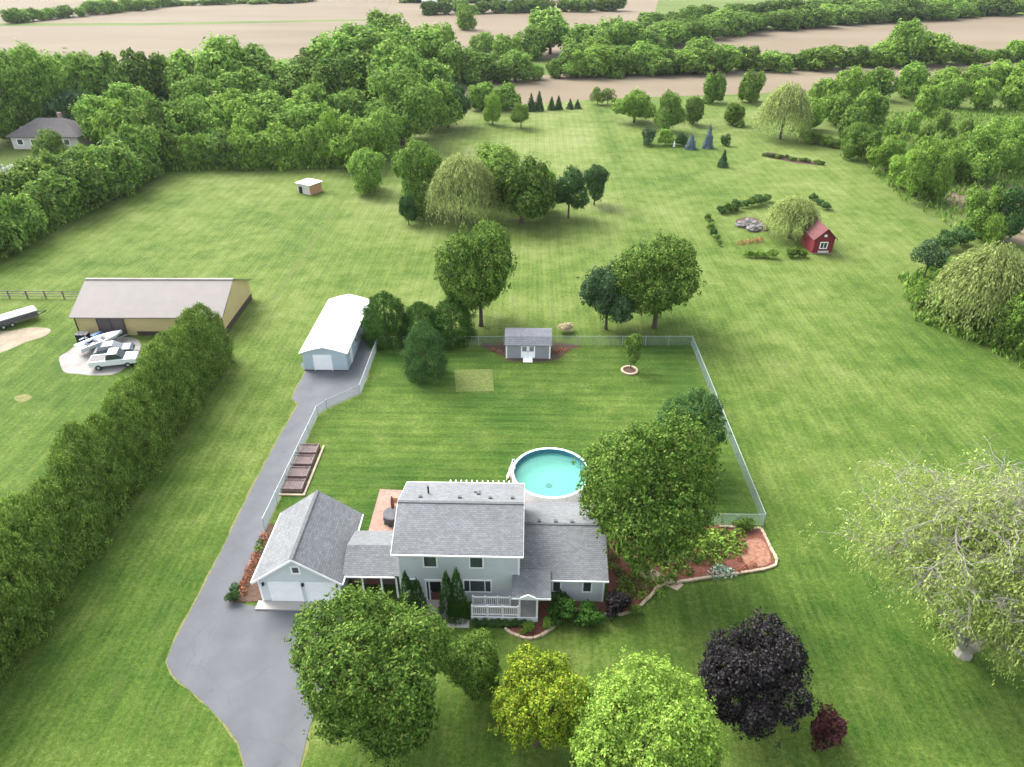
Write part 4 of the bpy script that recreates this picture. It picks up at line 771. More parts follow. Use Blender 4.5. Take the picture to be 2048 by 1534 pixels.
for X, Y, r, h, m_, lab in ((1.75,33.75,.5,.6,'lf_light','small bright green shrub beside the porch post'),(0.35,33.3,.55,.6,'lf_light','small bright green shrub in front of the white porch'),
    (2.95,34.7,1.3,1.9,'lf_cone','round dark green shrub under the wing windows, left of the pair'),(4.5,34.3,1.2,1.4,'lf_cone','round dark green shrub under the wing windows, right of the pair'),
    (6.75,35.1,1.15,1.9,'lf_purple','dark purple shrub at the corner of the wing'),(8.1,35.0,.5,.7,'lf_mid','small green shrub beside the dark purple shrub')):
    plant('foundation_shrub', lab, 'shrub', X, Y, r, h, m_, None, 'shrub')
for i in range(7): plant('hedge_shrub', 'low dark green shrub in the row below the porch deck', 'shrub', -3.4+i*.55, 33.72, .36, .45, 'lf_dark', 'low row below the porch', 'shrub')
for spec, lab in (((-8.35,34.55,4.3,1.55),'slim dark green cedar left of the front door, taller of its pair'),((-7.55,34.3,3.9,1.6),'slim dark green cedar left of the front door, shorter of its pair'),((-5.45,34.35,4.6,1.6),'slim dark green cedar right of the front door, left of its pair'),((-4.72,34.35,4.9,1.7),'slim dark green cedar right of the front door, taller of its pair')):
    tree('column_cedar', lab, 'tree', spec, 'column', 'lf_cone', 0.0, 'cedars by the front door')
for X, Y in ((-3.3,73.0),(-4.0,73.4),(3.4,73.2),(4.0,73.6),(4.6,73.5)): plant('shed_plant', 'small rusty plant in the bed beside the grey shed', 'plant', X, Y, .35, .4, 'lf_rust', 'plants by the grey shed')
# stone ring round the sapling
_q = (11.66, 69.10); SR = empty('stone_ring', (*_q, 0), 'ring of pale stones round the sapling in the yard', 'stone ring')
for k in range(14): a = k*2*math.pi/14; MB().box(-.2,.2,-.13,.13,0,.2).build('stone', M['stone'], SR, (math.cos(a)*.85, math.sin(a)*.85, 0), a+math.pi/2, bevel=.03)
MB().cyl(0,0,0,.05,.7,16).build('mulch', M['dark_mulch'], SR)

# ------------------------------------------------------------------ trees: near and told apart
for nm, lab, spec, proto, mat, cl, ix in [
 ('maple_tree', 'big round green maple at the driveway in front of the house', (-8.99, 25.70, 10.78, 9.98), 'near', 'lf_mid', 1.2, 0),
 ('small_tree', 'small loose green tree just right of the front maple', (-3.53, 28.51, 4.96, 4.14), 'near_b', 'lf_mid', 0.4, 0),
 ('locust_tree', 'yellow-green tree left of the bright lime tree at the bottom', (0.91, 24.94, 7.11, 6.20), 'near_b', 'lf_yellow', 0.6, 0),
 ('lime_tree', 'bright lime-green tree at the bottom edge', (6.63, 22.14, 8.67, 8.28), 'near', 'lf_bright', 0.8, 1),
 ('purple_maple', 'dark purple-leaved tree on the front lawn', (14.09, 26.63, 7.88, 6.94), 'near_b', 'lf_purple', 0.6, 0),
 ('red_shrub', 'small dark red shrub right of the purple tree', (18.75, 25.55, 2.93, 2.36), 'shrub', 'lf_red', 0.0, 1),
 ('maple_tree', 'largest green maple overlapping the pool and the wing roof', (9.06, 39.59, 13.50, 10.46), 'near', 'lf_mid', 1.0, 1),
 ('shade_tree', 'dark green tree inside the fence behind the largest maple', (14.83, 51.40, 8.43, 6.57), 'near_b', 'lf_dark', 1.2, 0),
 ('yard_tree', 'dense dark egg-shaped tree near the back fence in the yard', (-11.33, 67.68, 6.46, 4.73), 'hedge', 'lf_dark', 0.0, 1),
 ('sapling', 'young sapling inside the stone ring in the yard', (11.83, 69.54, 4.27, 2.51), 'open', 'lf_mid', 0.8, 0),
 ('tall_tree', 'tall green tree behind the back fence left of the shed', (-5.87, 79.61, 13.87, 9.87), 'near_b', 'lf_mid', 0.8, 0),
 ('broad_tree', 'broad yellow-topped green tree behind the back fence', (15.97, 79.73, 11.94, 11.22), 'near_b', 'lf_mid', 1.1, 0),
 ('pine_tree', 'dark pine touching the broad tree behind the back fence', (9.88, 79.18, 9.56, 7.22), 'mid', 'lf_pine', 0.6, 1),
 ('cedar_bush', 'pointed dark cedar behind the white-roofed garage', (-17.03, 75.42, 6.29, 5.61), 'hedge', 'lf_cone', 0.0, 0),
 ('cedar_bush', 'low dark cedar between the pointed cedar and the tall tree', (-12.79, 75.78, 4.87, 5.01), 'hedge', 'lf_cone', 0.0, 1),
 ('cedar_bush', 'low dark cedar at the foot of the tall tree', (-9.13, 75.87, 5.26, 5.62), 'hedge', 'lf_cone', 0.0, 2),
 ('round_tree', 'round dense dark tree alone at the pasture corner', (-30.56, 134.07, 7.64, 7.68), 'mid', 'lf_far', 0.0, 0),
 ('grove_tree', 'tall green tree on the left side of the willow grove', (-19.40, 122.76, 11.67, 9.27), 'mid', 'lf_far', 0.5, 0),
 ('willow_tree', 'pale yellow weeping willow in the middle grove', (-11.44, 118.27, 11.78, 12.96), 'willow', 'lf_willow', 0.2, 0),
 ('grove_tree', 'dense dark green tree right of the grove willow', (-1.24, 117.52, 11.87, 11.67), 'mid', 'lf_mid', 0.2, 1),
 ('grove_tree', 'yellow-green tree behind the grove willow', (-6.83, 130.40, 9.42, 12.16), 'mid', 'lf_light', 0.5, 2),
 ('grove_tree', 'thin light tree at the right edge of the grove', (2.70, 123.03, 7.95, 4.45), 'mid', 'lf_light', 0.4, 0),
 ('grove_tree', 'small dark bush-tree at the front left of the grove', (-20.39, 116.06, 5.77, 3.41), 'mid', 'lf_dark', 0.1, 1),
 ('orchard_tree', 'small dark tree right of the grove, nearer of two', (6.93, 120.25, 8.50, 6.28), 'mid', 'lf_dark', 1.6, 2),
 ('orchard_tree', 'small dark tree right of the grove, farther of two', (11.90, 127.38, 6.89, 5.30), 'mid', 'lf_dark', 1.6, 0),
 ('dark_oak', 'dark spreading tree at the left end of the back lawn', (-20.89, 188.41, 11.23, 12.18), 'mid', 'lf_dark', 2.0, 1),
 ('young_tree', 'light green pyramid tree on the back lawn, left of two', (-9.74, 191.50, 7.22, 5.20), 'mid', 'lf_light', 0.6, 0),
 ('young_tree', 'light green pyramid tree on the back lawn, right of two', (-2.28, 187.76, 6.51, 5.10), 'mid', 'lf_light', 0.6, 1),
 ('garden_tree', 'round bright tree at the left of the garden grove', (27.22, 194.12, 8.70, 11.00), 'mid', 'lf_light', 0.2, 1),
 ('garden_tree', 'upright green tree in the middle of the garden grove', (34.81, 185.41, 9.20, 7.29), 'mid', 'lf_far', 0.5, 2),
 ('garden_tree', 'olive tree at the right of the garden grove', (42.10, 192.19, 6.60, 5.96), 'mid', 'lf_mid', 0.5, 0),
 ('willow_tree', 'large pale willow behind the far flower garden', (60.41, 177.83, 13.26, 12.68), 'willow', 'lf_willow', 0.2, 1),
 ('willow_tree', 'pale willow beside the red shed', (42.48, 111.49, 7.26, 8.48), 'willow', 'lf_willow', 0.1, 0),
 ('willow_tree', 'big pale yellow willow on the right lawn edge', (56.15, 81.12, 11.27, 11.39), 'willow', 'lf_willow', 0.1, 1),
 ('shade_tree', 'dark small-trunked tree left of the big right willow', (56.62, 95.24, 5.71, 5.02), 'open', 'lf_pine', 1.4, 1),
 ('shade_tree', 'green tree in front of the big right willow at the edge', (57.59, 74.79, 7.28, 5.95), 'mid', 'lf_far', 0.1, 0),
 ('shade_tree', 'large dark tree above the big right willow', (73.11, 113.60, 8.90, 7.00), 'mid', 'lf_far', 0.2, 1),
 ('shade_tree', 'dark tree right of the large dark tree by the bare field', (76.14, 110.98, 8.45, 6.06), 'mid', 'lf_dark', 0.2, 2),
 ('shade_tree', 'small bright bush below the large dark tree', (73.89, 110.48, 4.46, 4.83), 'mid', 'lf_light', 0.0, 0),
 ]:
    r_ = tree(nm, lab, 'shrub' if 'shrub' in nm or 'bush' in nm else 'tree', spec, proto, mat, cl, None, idx=ix)
    if 'front of the house' in lab: r_.rotation_euler.z = 0.9
plant('tan_shrub', 'round straw-coloured shrub just beyond the back fence', 'shrub', *(4.83, 78.27), 1.0, 1.2, 'lf_tan', None, 'shrub')
# cedar row along the left lawn
y_ = 21.0; k_ = 0
CED = 'tall olive-green cedar in the long row left of the driveway'
while y_ < 70:
    hh = 7.8+0.5*math.sin(k_*2.3)+0.3*math.sin(k_*5.1); ww = 5.0+0.35*math.sin(k_*3.7)
    lab = CED if 0 < k_ and y_ < 67.6 else ('olive-green cedar at the bottom left corner, nearest of the row' if k_ == 0 else 'pointed olive-green cedar at the barn end of the row')
    tree('cedar_tree', lab, 'tree', (-36.3+0.3*math.sin(k_*1.9), y_, hh, ww), 'hedge', 'lf_olive', 0.0, 'cedar row left of the driveway', idx=k_ % 4)
    y_ += 2.7; k_ += 1
# the half-dead willow at right
def dead_willow():
    X, Y = (30.31, 32.07); rdw = random.Random(8); b = MB(); tips = []
    root = empty('dying_willow', (X, Y, 0), 'half-bare willow with pale dead branches and thin yellow leaves', 'tree')
    def grow(p, d, L, r, lev):
        n = 4 if lev < 2 else 3; pts = [p]; q = p.copy(); dd = d.copy()
        for i in range(n):
            dd = (dd + Vector((rdw.gauss(0,.20), rdw.gauss(0,.20), rdw.gauss(0,.12)+(0.10 if lev < 2 else -.10)))).normalized(); q = q+dd*(L/n); q.z = max(q.z, .25); pts.append(q.copy())
        b.tube([tuple(v) for v in pts], [r*(1-.62*i/n) for i in range(n+1)], 6 if lev < 2 else 4, False)
        if lev >= 2: tips.append((pts, lev))
        if lev == 4: return
        for i in range((6, 6, 5, 3)[lev]):
            t_ = rdw.uniform(.30, 1.0) if lev else rdw.uniform(.55, 1.0); j = min(int(t_*n), n-1); bp = pts[j].lerp(pts[j+1], t_*n-j)
            a = rdw.uniform(0, 6.28); side = Vector((math.cos(a), math.sin(a), rdw.uniform(-.15, .75)))
            nd = (dd*.55+side*.9).normalized(); grow(bp, nd, L*rdw.uniform(.48, .72), r*rdw.uniform(.34, .5), lev+1)
    for a, el, L in ((2.7, 1.10, 7.8), (0.4, 1.0, 7.2), (1.5, 1.25, 8.6), (3.2, .85, 7.4), (4.6, 1.2, 4.4), (0.0, .8, 7.0), (2.1, .9, 8.0)):
        grow(Vector((math.cos(a)*.3, math.sin(a)*.3, .9)), Vector((math.cos(a)*math.cos(el), math.sin(a)*math.cos(el), math.sin(el))), L, .34, 0)
    b.tube([(0,0,-.1),(.05,.02,.5),(0,0,1.3)], [.62, .46, .36], 10)
    b.build('trunk', M['pale_bark'], root)
    rs = np.random.RandomState(4); Cs, Al = [], []
    for pts, lev in tips:
        if rs.uniform() < (.34 if pts[-1].x < 0.5 else .74) and pts[-1].z > 3.5: continue
        for s_ in range(3):
            j = rs.randint(0, len(pts)-1); p = np.array(pts[j].lerp(pts[j+1], rs.uniform())); v = np.array(pts[j+1]-pts[j]); v = v/np.linalg.norm(v)
            for i in range(7):
                v = v*.8+np.array([0,0,-.34])+rs.normal(size=3)*.12; v /= np.linalg.norm(v); p = p+v*.24
                if p[2] < .3: break
                Cs.append(p+rs.normal(size=3)*.07); Al.append(v.copy())
    C = np.array(Cs); al = np.array(Al); N = nrm(rs.normal(size=C.shape)+np.array([[0,0,.8]])); T, B = leaf_frames(rs, N, 0.125*rs.uniform(.6, 1.3, len(C)), .34, al, .5)
    link('crown', quads_mesh('willow_leaves', C, T, B), M['lf_thin'], root)
dead_willow()
plant('willow_shrub', 'green suckers growing round the foot of the half-bare willow', 'shrub', *(30.73, 34.30), 1.5, 1.6, 'lf_light', None, 'shrub')
# ------------------------------------------------------------------ trees: woods, hedgerows and meadow
def many(specs, name, label, proto, mats, clear, group, cat='tree'):
    for X, Y, h, w in specs: tree(name, label, cat, (X, Y, h*(0.95 if name == 'woodland_tree' else 1.04)*rd.uniform(0.93, 1.06), w*(0.94 if name == 'meadow_tree' else (1.18 if proto == 'far' else 1.05))), proto, mats[rd.randrange(len(mats))], 0.0 if proto == 'far' else clear, group)
HR = 'hedgerow along the left pasture edge'
many([(-81.57, 98.90, 7.26, 6.13), (-81.96, 102.26, 8.00, 7.25), (-81.71, 105.82, 7.04, 5.97), (-79.96, 108.42, 6.79, 5.80), (-81.20, 112.30, 6.46, 5.39), (-80.85, 116.07, 7.36, 7.15), (-79.53, 119.96, 8.67, 7.19), (-78.26, 123.55, 8.36, 7.31), (-79.43, 128.68, 7.49, 7.81), (-77.90, 133.21, 9.38, 8.51), (-78.12, 137.39, 7.48, 7.73), (-78.02, 142.94, 9.52, 7.42), (-76.79, 147.97, 8.62, 6.37)], 'hedgerow_tree', 'dense green tree at the front of the left hedgerow', 'far', ['lf_far','lf_far','lf_mid'], 0.0, HR)
many([(-91.92, 114.84, 6.65, 5.53), (-90.50, 118.91, 7.51, 6.27), (-90.14, 123.05, 7.14, 7.00), (-88.16, 127.95, 9.22, 7.86), (-86.89, 132.48, 6.70, 8.61), (-87.00, 137.57, 6.73, 6.60), (-86.52, 143.55, 6.43, 7.18), (-84.38, 148.98, 7.78, 8.27), (-84.54, 157.01, 10.31, 11.08)], 'hedgerow_tree', 'olive tree at the back of the left hedgerow', 'far', ['lf_far','lf_olive','lf_olive'], 0.2, HR+' back')
many([(-100.69, 128.74, 4.14, 3.88), (-99.11, 131.58, 4.97, 5.00), (-98.52, 134.76, 3.71, 3.73), (-98.28, 137.56, 4.66, 6.17), (-97.88, 140.20, 3.97, 4.44)], 'blossom_shrub', 'white-flecked shrub in the left hedgerow', 'far', ['lf_olive','lf_blossom'], 0.0, 'blossom shrubs', 'shrub')
many([(-75.74, 150.24, 5.76, 5.25), (-74.09, 150.48, 6.53, 6.16), (-70.18, 149.75, 6.62, 5.70), (-67.19, 151.02, 6.55, 5.41), (-63.54, 150.13, 6.89, 7.16), (-60.76, 151.25, 7.45, 5.21), (-57.43, 150.69, 7.21, 6.62), (-54.33, 151.68, 7.68, 7.59), (-51.88, 151.29, 8.09, 6.97), (-48.95, 151.81, 7.23, 5.45), (-44.79, 151.66, 7.41, 6.14), (-42.52, 152.49, 7.80, 5.65), (-40.27, 152.48, 7.32, 6.00)], 'pasture_tree', 'light green shrubby tree along the back of the pasture', 'far', ['lf_light','lf_light','lf_far'], 0.0, 'front trees behind the pasture')
many([(-88.13, 154.37, 10.96, 7.81), (-83.75, 155.44, 7.78, 6.12), (-78.21, 157.23, 11.65, 8.61), (-74.47, 158.49, 10.82, 9.83), (-68.87, 159.43, 10.48, 8.04), (-62.45, 160.13, 10.20, 9.53), (-59.38, 162.33, 8.86, 7.04), (-52.97, 163.58, 9.35, 9.14), (-48.45, 165.93, 10.41, 10.98)], 'pasture_tree', 'green tree in the second rank behind the pasture', 'far', ['lf_far','lf_light'], 0.2, 'second trees behind the pasture')
many([(-88.06, 175.51, 7.65, 8.74), (-84.70, 177.17, 7.20, 8.84), (-79.96, 179.72, 8.83, 8.50), (-72.46, 179.03, 10.51, 10.34), (-68.29, 182.25, 7.77, 8.56), (-63.67, 183.41, 9.75, 10.85), (-56.56, 183.50, 9.31, 10.56), (-52.48, 184.42, 11.06, 9.39), (-45.38, 186.01, 9.18, 9.73)], 'pasture_tree', 'green tree in the third rank behind the pasture', 'far', ['lf_far','lf_far','lf_light'], 0.2, 'third trees behind the pasture')
for lab, spec, m_ in (('large bright tree at the right end of the pasture trees', (-35.96, 151.96, 11.19, 13.35), 'lf_light'), ('narrow pale tree at the right end of the pasture trees', (-42.36, 151.80, 11.19, 5.55), 'lf_light'), ('big green tree left of the dark spreading tree', (-29.73, 169.89, 15.77, 17.60), 'lf_far'), ('big leafy tree behind the dark spreading tree', (-24.85, 183.96, 13.06, 15.08), 'lf_light'), ('green tree between the round tree and the back lawn', (-31.26, 157.63, 9.76, 8.81), 'lf_far')):
    tree('woodland_tree', lab, 'tree', spec, 'mid', m_, 0.2)
WL = 'tall wood at upper left'
many([(-127.80, 167.50, 18.35, 14.08), (-123.99, 174.82, 21.00, 13.99), (-119.92, 181.64, 20.74, 15.70), (-114.62, 188.37, 16.85, 14.25), (-148.96, 193.36, 13.51, 15.96), (-137.20, 202.99, 15.82, 15.24), (-129.75, 209.85, 14.97, 14.26)], 'woodland_tree', 'tall full tree in the wood behind the brown-roofed house', 'mid', ['lf_far'], 0.5, WL)
tree('woodland_tree', 'very dark conifer-like tree just behind the brown-roofed house', 'tree', (-111.07, 178.70, 9.33, 13.61), 'mid', 'lf_pine', 0.2)
many([(-109.33, 194.32, 19.07, 12.24), (-106.23, 205.71, 16.18, 12.58), (-101.82, 211.22, 14.88, 10.58), (-95.26, 210.69, 15.96, 12.83), (-88.79, 215.75, 17.51, 18.18), (-79.76, 221.83, 15.69, 17.13), (-69.77, 218.38, 12.12, 14.68), (-63.60, 226.03, 15.10, 16.63), (-62.39, 204.81, 10.90, 12.47), (-75.50, 198.18, 13.06, 13.48), (-83.99, 191.99, 11.59, 11.81), (-99.20, 182.14, 13.08, 11.31), (-99.64, 168.18, 11.59, 9.39)], 'woodland_tree', 'tall green tree in the middle of the upper left wood', 'far', ['lf_far','lf_far','lf_mid'], 0.5, WL+' middle')
many([(-55.38, 230.15, 17.70, 18.43), (-46.90, 234.41, 19.55, 20.27), (-39.27, 252.13, 20.30, 19.97), (-33.50, 267.05, 16.47, 17.52), (-46.38, 211.88, 14.96, 15.68), (-36.93, 202.23, 18.58, 16.40), (-52.69, 205.05, 14.60, 12.47), (-30.89, 219.33, 12.77, 14.68), (-26.34, 247.85, 14.06, 14.73), (-20.14, 252.60, 10.61, 11.65), (-72.03, 266.11, 12.66, 12.26), (-64.35, 288.61, 14.35, 15.08), (-59.48, 314.70, 16.30, 16.31)], 'woodland_tree', 'green tree in the wooded draw left of the top centre', 'far', ['lf_far','lf_far','lf_light','lf_mid'], 0.4, 'wooded draw')
many([(-20.77, 249.98, 9.36, 13.43), (-15.42, 252.23, 5.77, 8.10), (-9.24, 253.43, 6.21, 7.73), (-5.18, 255.48, 9.70, 11.67), (0.95, 258.75, 5.26, 6.69), (7.95, 262.63, 5.01, 5.65), (13.88, 264.25, 6.14, 8.97), (19.95, 263.93, 9.68, 12.06), (23.98, 267.79, 10.40, 13.11), (31.70, 268.55, 9.66, 12.57)], 'hedgerow_tree', 'tree in the left half of the hedgerow between tan fields', 'far', ['lf_far','lf_light','lf_mid'], 0.0, 'middle hedgerow left')
many([(30.79, 267.17, 6.02, 7.75), (38.78, 269.88, 8.97, 12.35), (43.49, 270.82, 6.33, 12.55), (49.23, 271.30, 6.96, 10.61), (54.64, 273.75, 7.84, 14.33), (61.61, 275.41, 8.72, 14.35), (69.88, 276.82, 8.48, 12.26), (76.75, 279.77, 8.08, 9.97), (80.42, 278.58, 4.85, 7.39), (86.47, 279.77, 7.09, 11.96), (93.57, 282.10, 5.36, 8.05), (101.76, 285.29, 6.11, 10.54), (107.35, 283.49, 8.02, 13.72), (114.76, 285.13, 5.78, 7.78), (123.18, 289.43, 6.52, 10.45), (126.89, 288.40, 4.55, 6.38), (134.21, 289.59, 8.51, 13.90), (141.11, 293.94, 8.67, 14.92), (147.76, 293.95, 10.67, 15.95), (156.11, 297.67, 7.80, 11.14), (163.08, 296.73, 7.04, 10.55), (170.20, 296.17, 5.77, 7.12), (179.23, 300.42, 4.68, 6.50), (185.22, 302.13, 7.26, 9.28), (194.46, 305.06, 8.63, 14.77), (199.85, 306.71, 6.82, 8.87)], 'hedgerow_tree', 'tree in the right half of the hedgerow between tan fields', 'far', ['lf_far','lf_light','lf_mid','lf_olive'], 0.0, 'middle hedgerow right')
many([(138.08, 291.17, 15.05, 11.22), (62.60, 276.84, 10.25, 14.37), (15.54, 268.25, 10.33, 12.26)], 'hedgerow_tree', 'taller tree standing out of the hedgerow between the tan fields', 'far', ['lf_far'], 0.0, 'tall hedgerow trees')
tree('field_tree', 'large wide tree on the far tan field at top centre', 'tree', (7.84, 319.18, 17.12, 23.64), 'far', 'lf_far', 1.0)
many([(-0.34, 305.26, 10.30, 11.85), (-9.79, 292.36, 9.94, 11.39), (-18.71, 315.70, 9.17, 10.19), (-33.96, 403.69, 11.35, 10.26), (21.21, 303.18, 13.15, 17.63), (34.01, 314.20, 14.77, 18.20), (25.61, 284.92, 10.04, 12.95)], 'field_tree', 'green tree among the small fields at top centre', 'far', ['lf_far','lf_light'], 0.2, 'trees at top centre')
FW = 'far wood across the top right'
many([(31.91, 313.00, 10.34, 15.48), (38.91, 322.43, 9.03, 13.97), (47.80, 329.70, 8.33, 13.43), (55.96, 337.91, 8.91, 14.42), (63.05, 348.46, 9.24, 14.77), (71.19, 361.15, 9.57, 15.02), (84.17, 369.63, 8.32, 14.03), (93.30, 383.06, 11.18, 16.60), (103.95, 390.06, 9.84, 17.58)], 'far_tree', 'tree at the front edge of the far wood', 'far', ['lf_far'], 0.0, FW)
many([(104.07, 399.20, 8.04, 14.19), (113.75, 405.85, 8.40, 14.18), (127.00, 408.48, 9.05, 15.49), (133.47, 413.63, 9.80, 14.16), (144.94, 420.51, 9.21, 17.72), (153.90, 421.67, 8.67, 16.00), (168.87, 434.24, 9.27, 16.54), (182.12, 440.35, 7.24, 13.17), (189.46, 441.71, 7.04, 14.69), (199.98, 445.54, 10.56, 14.98), (216.67, 457.78, 11.48, 17.35), (230.70, 461.81, 9.15, 19.36), (245.77, 475.97, 10.80, 18.81), (254.15, 478.09, 7.68, 14.71), (271.92, 488.90, 10.39, 18.03), (281.59, 487.07, 11.54, 20.77), (294.76, 496.02, 9.19, 16.43), (312.24, 506.75, 9.46, 17.47), (334.72, 522.10, 10.15, 22.62)], 'far_tree', 'tree along the field side of the far wood', 'far', ['lf_far','lf_mid'], 0.0, FW+' field side')
many([(45.96, 372.55, 7.65, 14.61), (53.63, 377.62, 7.12, 11.40), (62.28, 379.72, 6.27, 11.04), (69.77, 387.18, 7.73, 15.56), (78.07, 389.22, 6.36, 12.80), (89.95, 400.11, 7.19, 12.26), (102.26, 405.93, 8.28, 16.90), (109.98, 411.99, 8.41, 19.62), (118.51, 416.80, 6.57, 13.30), (133.86, 428.58, 7.03, 14.97), (140.96, 429.13, 7.03, 11.91), (152.65, 436.36, 6.88, 11.68), (164.73, 441.79, 9.78, 19.61), (180.52, 456.27, 8.04, 15.39), (193.98, 465.04, 9.90, 18.62), (204.01, 471.70, 7.82, 16.27), (215.94, 474.82, 10.01, 16.86), (234.71, 490.65, 9.09, 19.38), (243.44, 490.88, 9.54, 19.62), (259.26, 502.55, 7.05, 12.63), (281.65, 522.31, 10.80, 17.80), (295.33, 530.28, 10.10, 22.48), (311.57, 538.71, 9.65, 22.28), (326.13, 547.43, 11.17, 22.13), (340.83, 554.07, 12.18, 25.54), (361.13, 564.72, 12.59, 23.39)], 'far_tree', 'tree in the second rank of the far wood', 'far', ['lf_far','lf_mid'], 0.0, FW+' second')
many([(64.80, 425.97, 7.10, 15.12), (76.60, 431.66, 6.06, 11.86), (88.84, 448.62, 7.21, 12.10), (99.12, 452.63, 7.34, 13.39), (114.63, 462.45, 6.85, 11.53), (128.21, 476.92, 6.31, 15.48), (143.13, 487.23, 7.97, 16.06), (157.09, 491.83, 9.47, 19.24), (174.29, 496.54, 7.15, 16.28), (191.76, 518.52, 9.12, 25.16), (206.15, 524.62, 9.61, 19.29), (227.57, 541.65, 9.50, 22.77), (243.21, 545.14, 8.58, 16.18), (262.84, 566.57, 8.50, 17.38), (287.65, 580.08, 9.93, 19.02), (295.77, 582.16, 11.10, 25.26), (320.28, 598.76, 7.39, 17.44), (349.60, 616.94, 10.45, 19.97), (364.83, 624.70, 10.23, 27.20), (396.19, 651.00, 8.55, 22.43), (428.18, 681.06, 9.62, 21.76)], 'far_tree', 'tree deep inside the far wood', 'far', ['lf_far','lf_mid'], 0.0, FW+' deep')
many([(-62.62, 486.31, 7.71, 13.39), (-52.11, 486.51, 7.64, 10.26), (-45.70, 493.97, 7.28, 11.77), (-36.06, 489.93, 5.42, 9.91), (-30.63, 494.06, 6.58, 10.75), (-21.45, 498.58, 6.87, 13.09), (-12.01, 497.08, 7.35, 11.02), (-7.32, 502.99, 8.30, 15.94), (1.36, 501.90, 9.12, 14.68), (9.93, 506.13, 5.76, 10.00), (21.10, 505.00, 6.15, 10.70), (29.14, 507.08, 8.55, 14.29), (35.66, 505.37, 6.48, 10.79), (45.59, 514.37, 8.25, 13.45), (51.75, 512.13, 8.48, 15.48)], 'far_tree', 'tree in the distant belt at top centre', 'far', ['lf_far','lf_mid'], 0.0, 'distant belt')
many([(-87.17, 577.65, 7.74, 16.62), (-78.75, 574.07, 5.98, 13.73), (-68.68, 572.28, 8.30, 13.88), (-59.90, 580.42, 7.11, 14.07), (-50.33, 579.73, 7.14, 12.46), (-43.29, 572.01, 5.70, 13.88), (-32.59, 578.75, 6.16, 14.63), (-22.26, 579.31, 7.28, 17.40), (-12.89, 585.43, 5.80, 12.63), (-5.34, 588.83, 4.91, 9.58), (5.73, 581.86, 7.58, 16.60), (12.31, 583.83, 7.54, 11.81), (22.16, 591.28, 5.35, 11.13), (31.66, 590.71, 5.46, 10.08), (38.36, 586.04, 6.35, 15.71), (49.98, 590.87, 6.91, 14.28)], 'far_tree', 'tree in the farthest belt at top centre', 'far', ['lf_far','lf_mid'], 0.0, 'farthest belt')
many([(-285.28, 431.18, 7.30, 10.71), (-284.31, 436.74, 7.10, 11.53), (-281.91, 442.15, 6.60, 8.27), (-277.51, 444.80, 4.94, 7.03), (-277.57, 452.29, 6.32, 8.72), (-275.51, 459.35, 5.53, 9.36), (-274.28, 465.87, 6.26, 8.42), (-267.58, 467.51, 5.13, 8.08), (-268.21, 478.83, 6.51, 9.20), (-265.65, 481.09, 7.20, 11.45), (-265.48, 491.58, 7.77, 11.06), (-258.07, 494.07, 5.09, 7.16), (-260.92, 506.88, 7.64, 9.62), (-251.90, 506.56, 6.74, 8.87), (-249.40, 514.32, 5.81, 10.02), (-250.66, 527.68, 7.02, 11.11), (-247.11, 535.20, 6.53, 7.48)], 'far_tree', 'tree in the far strip crossing the upper left field', 'far', ['lf_far'], 0.0, 'far strip')
many([(-249.74, 541.95, 3.14, 8.24), (-244.50, 540.56, 4.34, 9.87), (-240.03, 546.49, 3.00, 6.49), (-232.80, 545.36, 3.24, 7.36), (-225.05, 548.41, 3.73, 9.27), (-221.10, 553.73, 4.59, 9.69), (-215.05, 553.59, 4.60, 9.73), (-210.63, 558.65, 4.13, 8.44), (-202.98, 561.12, 3.18, 8.52), (-193.95, 556.15, 2.83, 7.75), (-189.88, 559.04, 4.17, 9.38), (-184.67, 567.20, 3.99, 10.69), (-177.48, 564.68, 3.91, 9.59), (-172.66, 567.74, 4.30, 12.06), (-165.48, 570.28, 3.46, 9.09), (-160.55, 578.53, 3.37, 8.38)], 'far_tree', 'tiny tree at the thin end of the far upper left strip', 'far', ['lf_far'], 0.0, 'far strip end')
for s, lab in (((0.23, 208.30, 4.47, 3.07),'small dark conifer by the field, first from the lawn trees'),((2.47, 209.02, 4.87, 3.08),'small dark conifer by the field, second of the first clump'),((5.99, 209.77, 3.44, 2.53),'small dark conifer by the field, left of the middle pair'),((7.98, 210.49, 3.58, 2.54),'small dark conifer by the field, right of the middle pair'),((11.25, 211.24, 2.67, 2.26),'small dark conifer by the field, left of the last pair'),((13.40, 211.97, 2.41, 2.27),'small dark conifer by the field, right of the last pair')):
    tree('small_conifer', lab, 'tree', s, 'spruce', 'lf_pine', 0.0, 'conifers at the end of the back lawn')
many([(-13.48, 210.64, 6.99, 8.48), (-7.83, 210.78, 6.60, 8.48)], 'field_edge_tree', 'round tree at the field edge behind the young lawn trees', 'far', ['lf_far'], 0.0, 'field edge trees')
many([(19.45, 216.97, 4.61, 4.63), (22.46, 218.46, 4.09, 4.36)], 'field_edge_shrub', 'thin greyish shrub at the field edge right of the conifers', 'open', ['lf_olive'], 0.0, 'field edge shrubs', 'shrub')
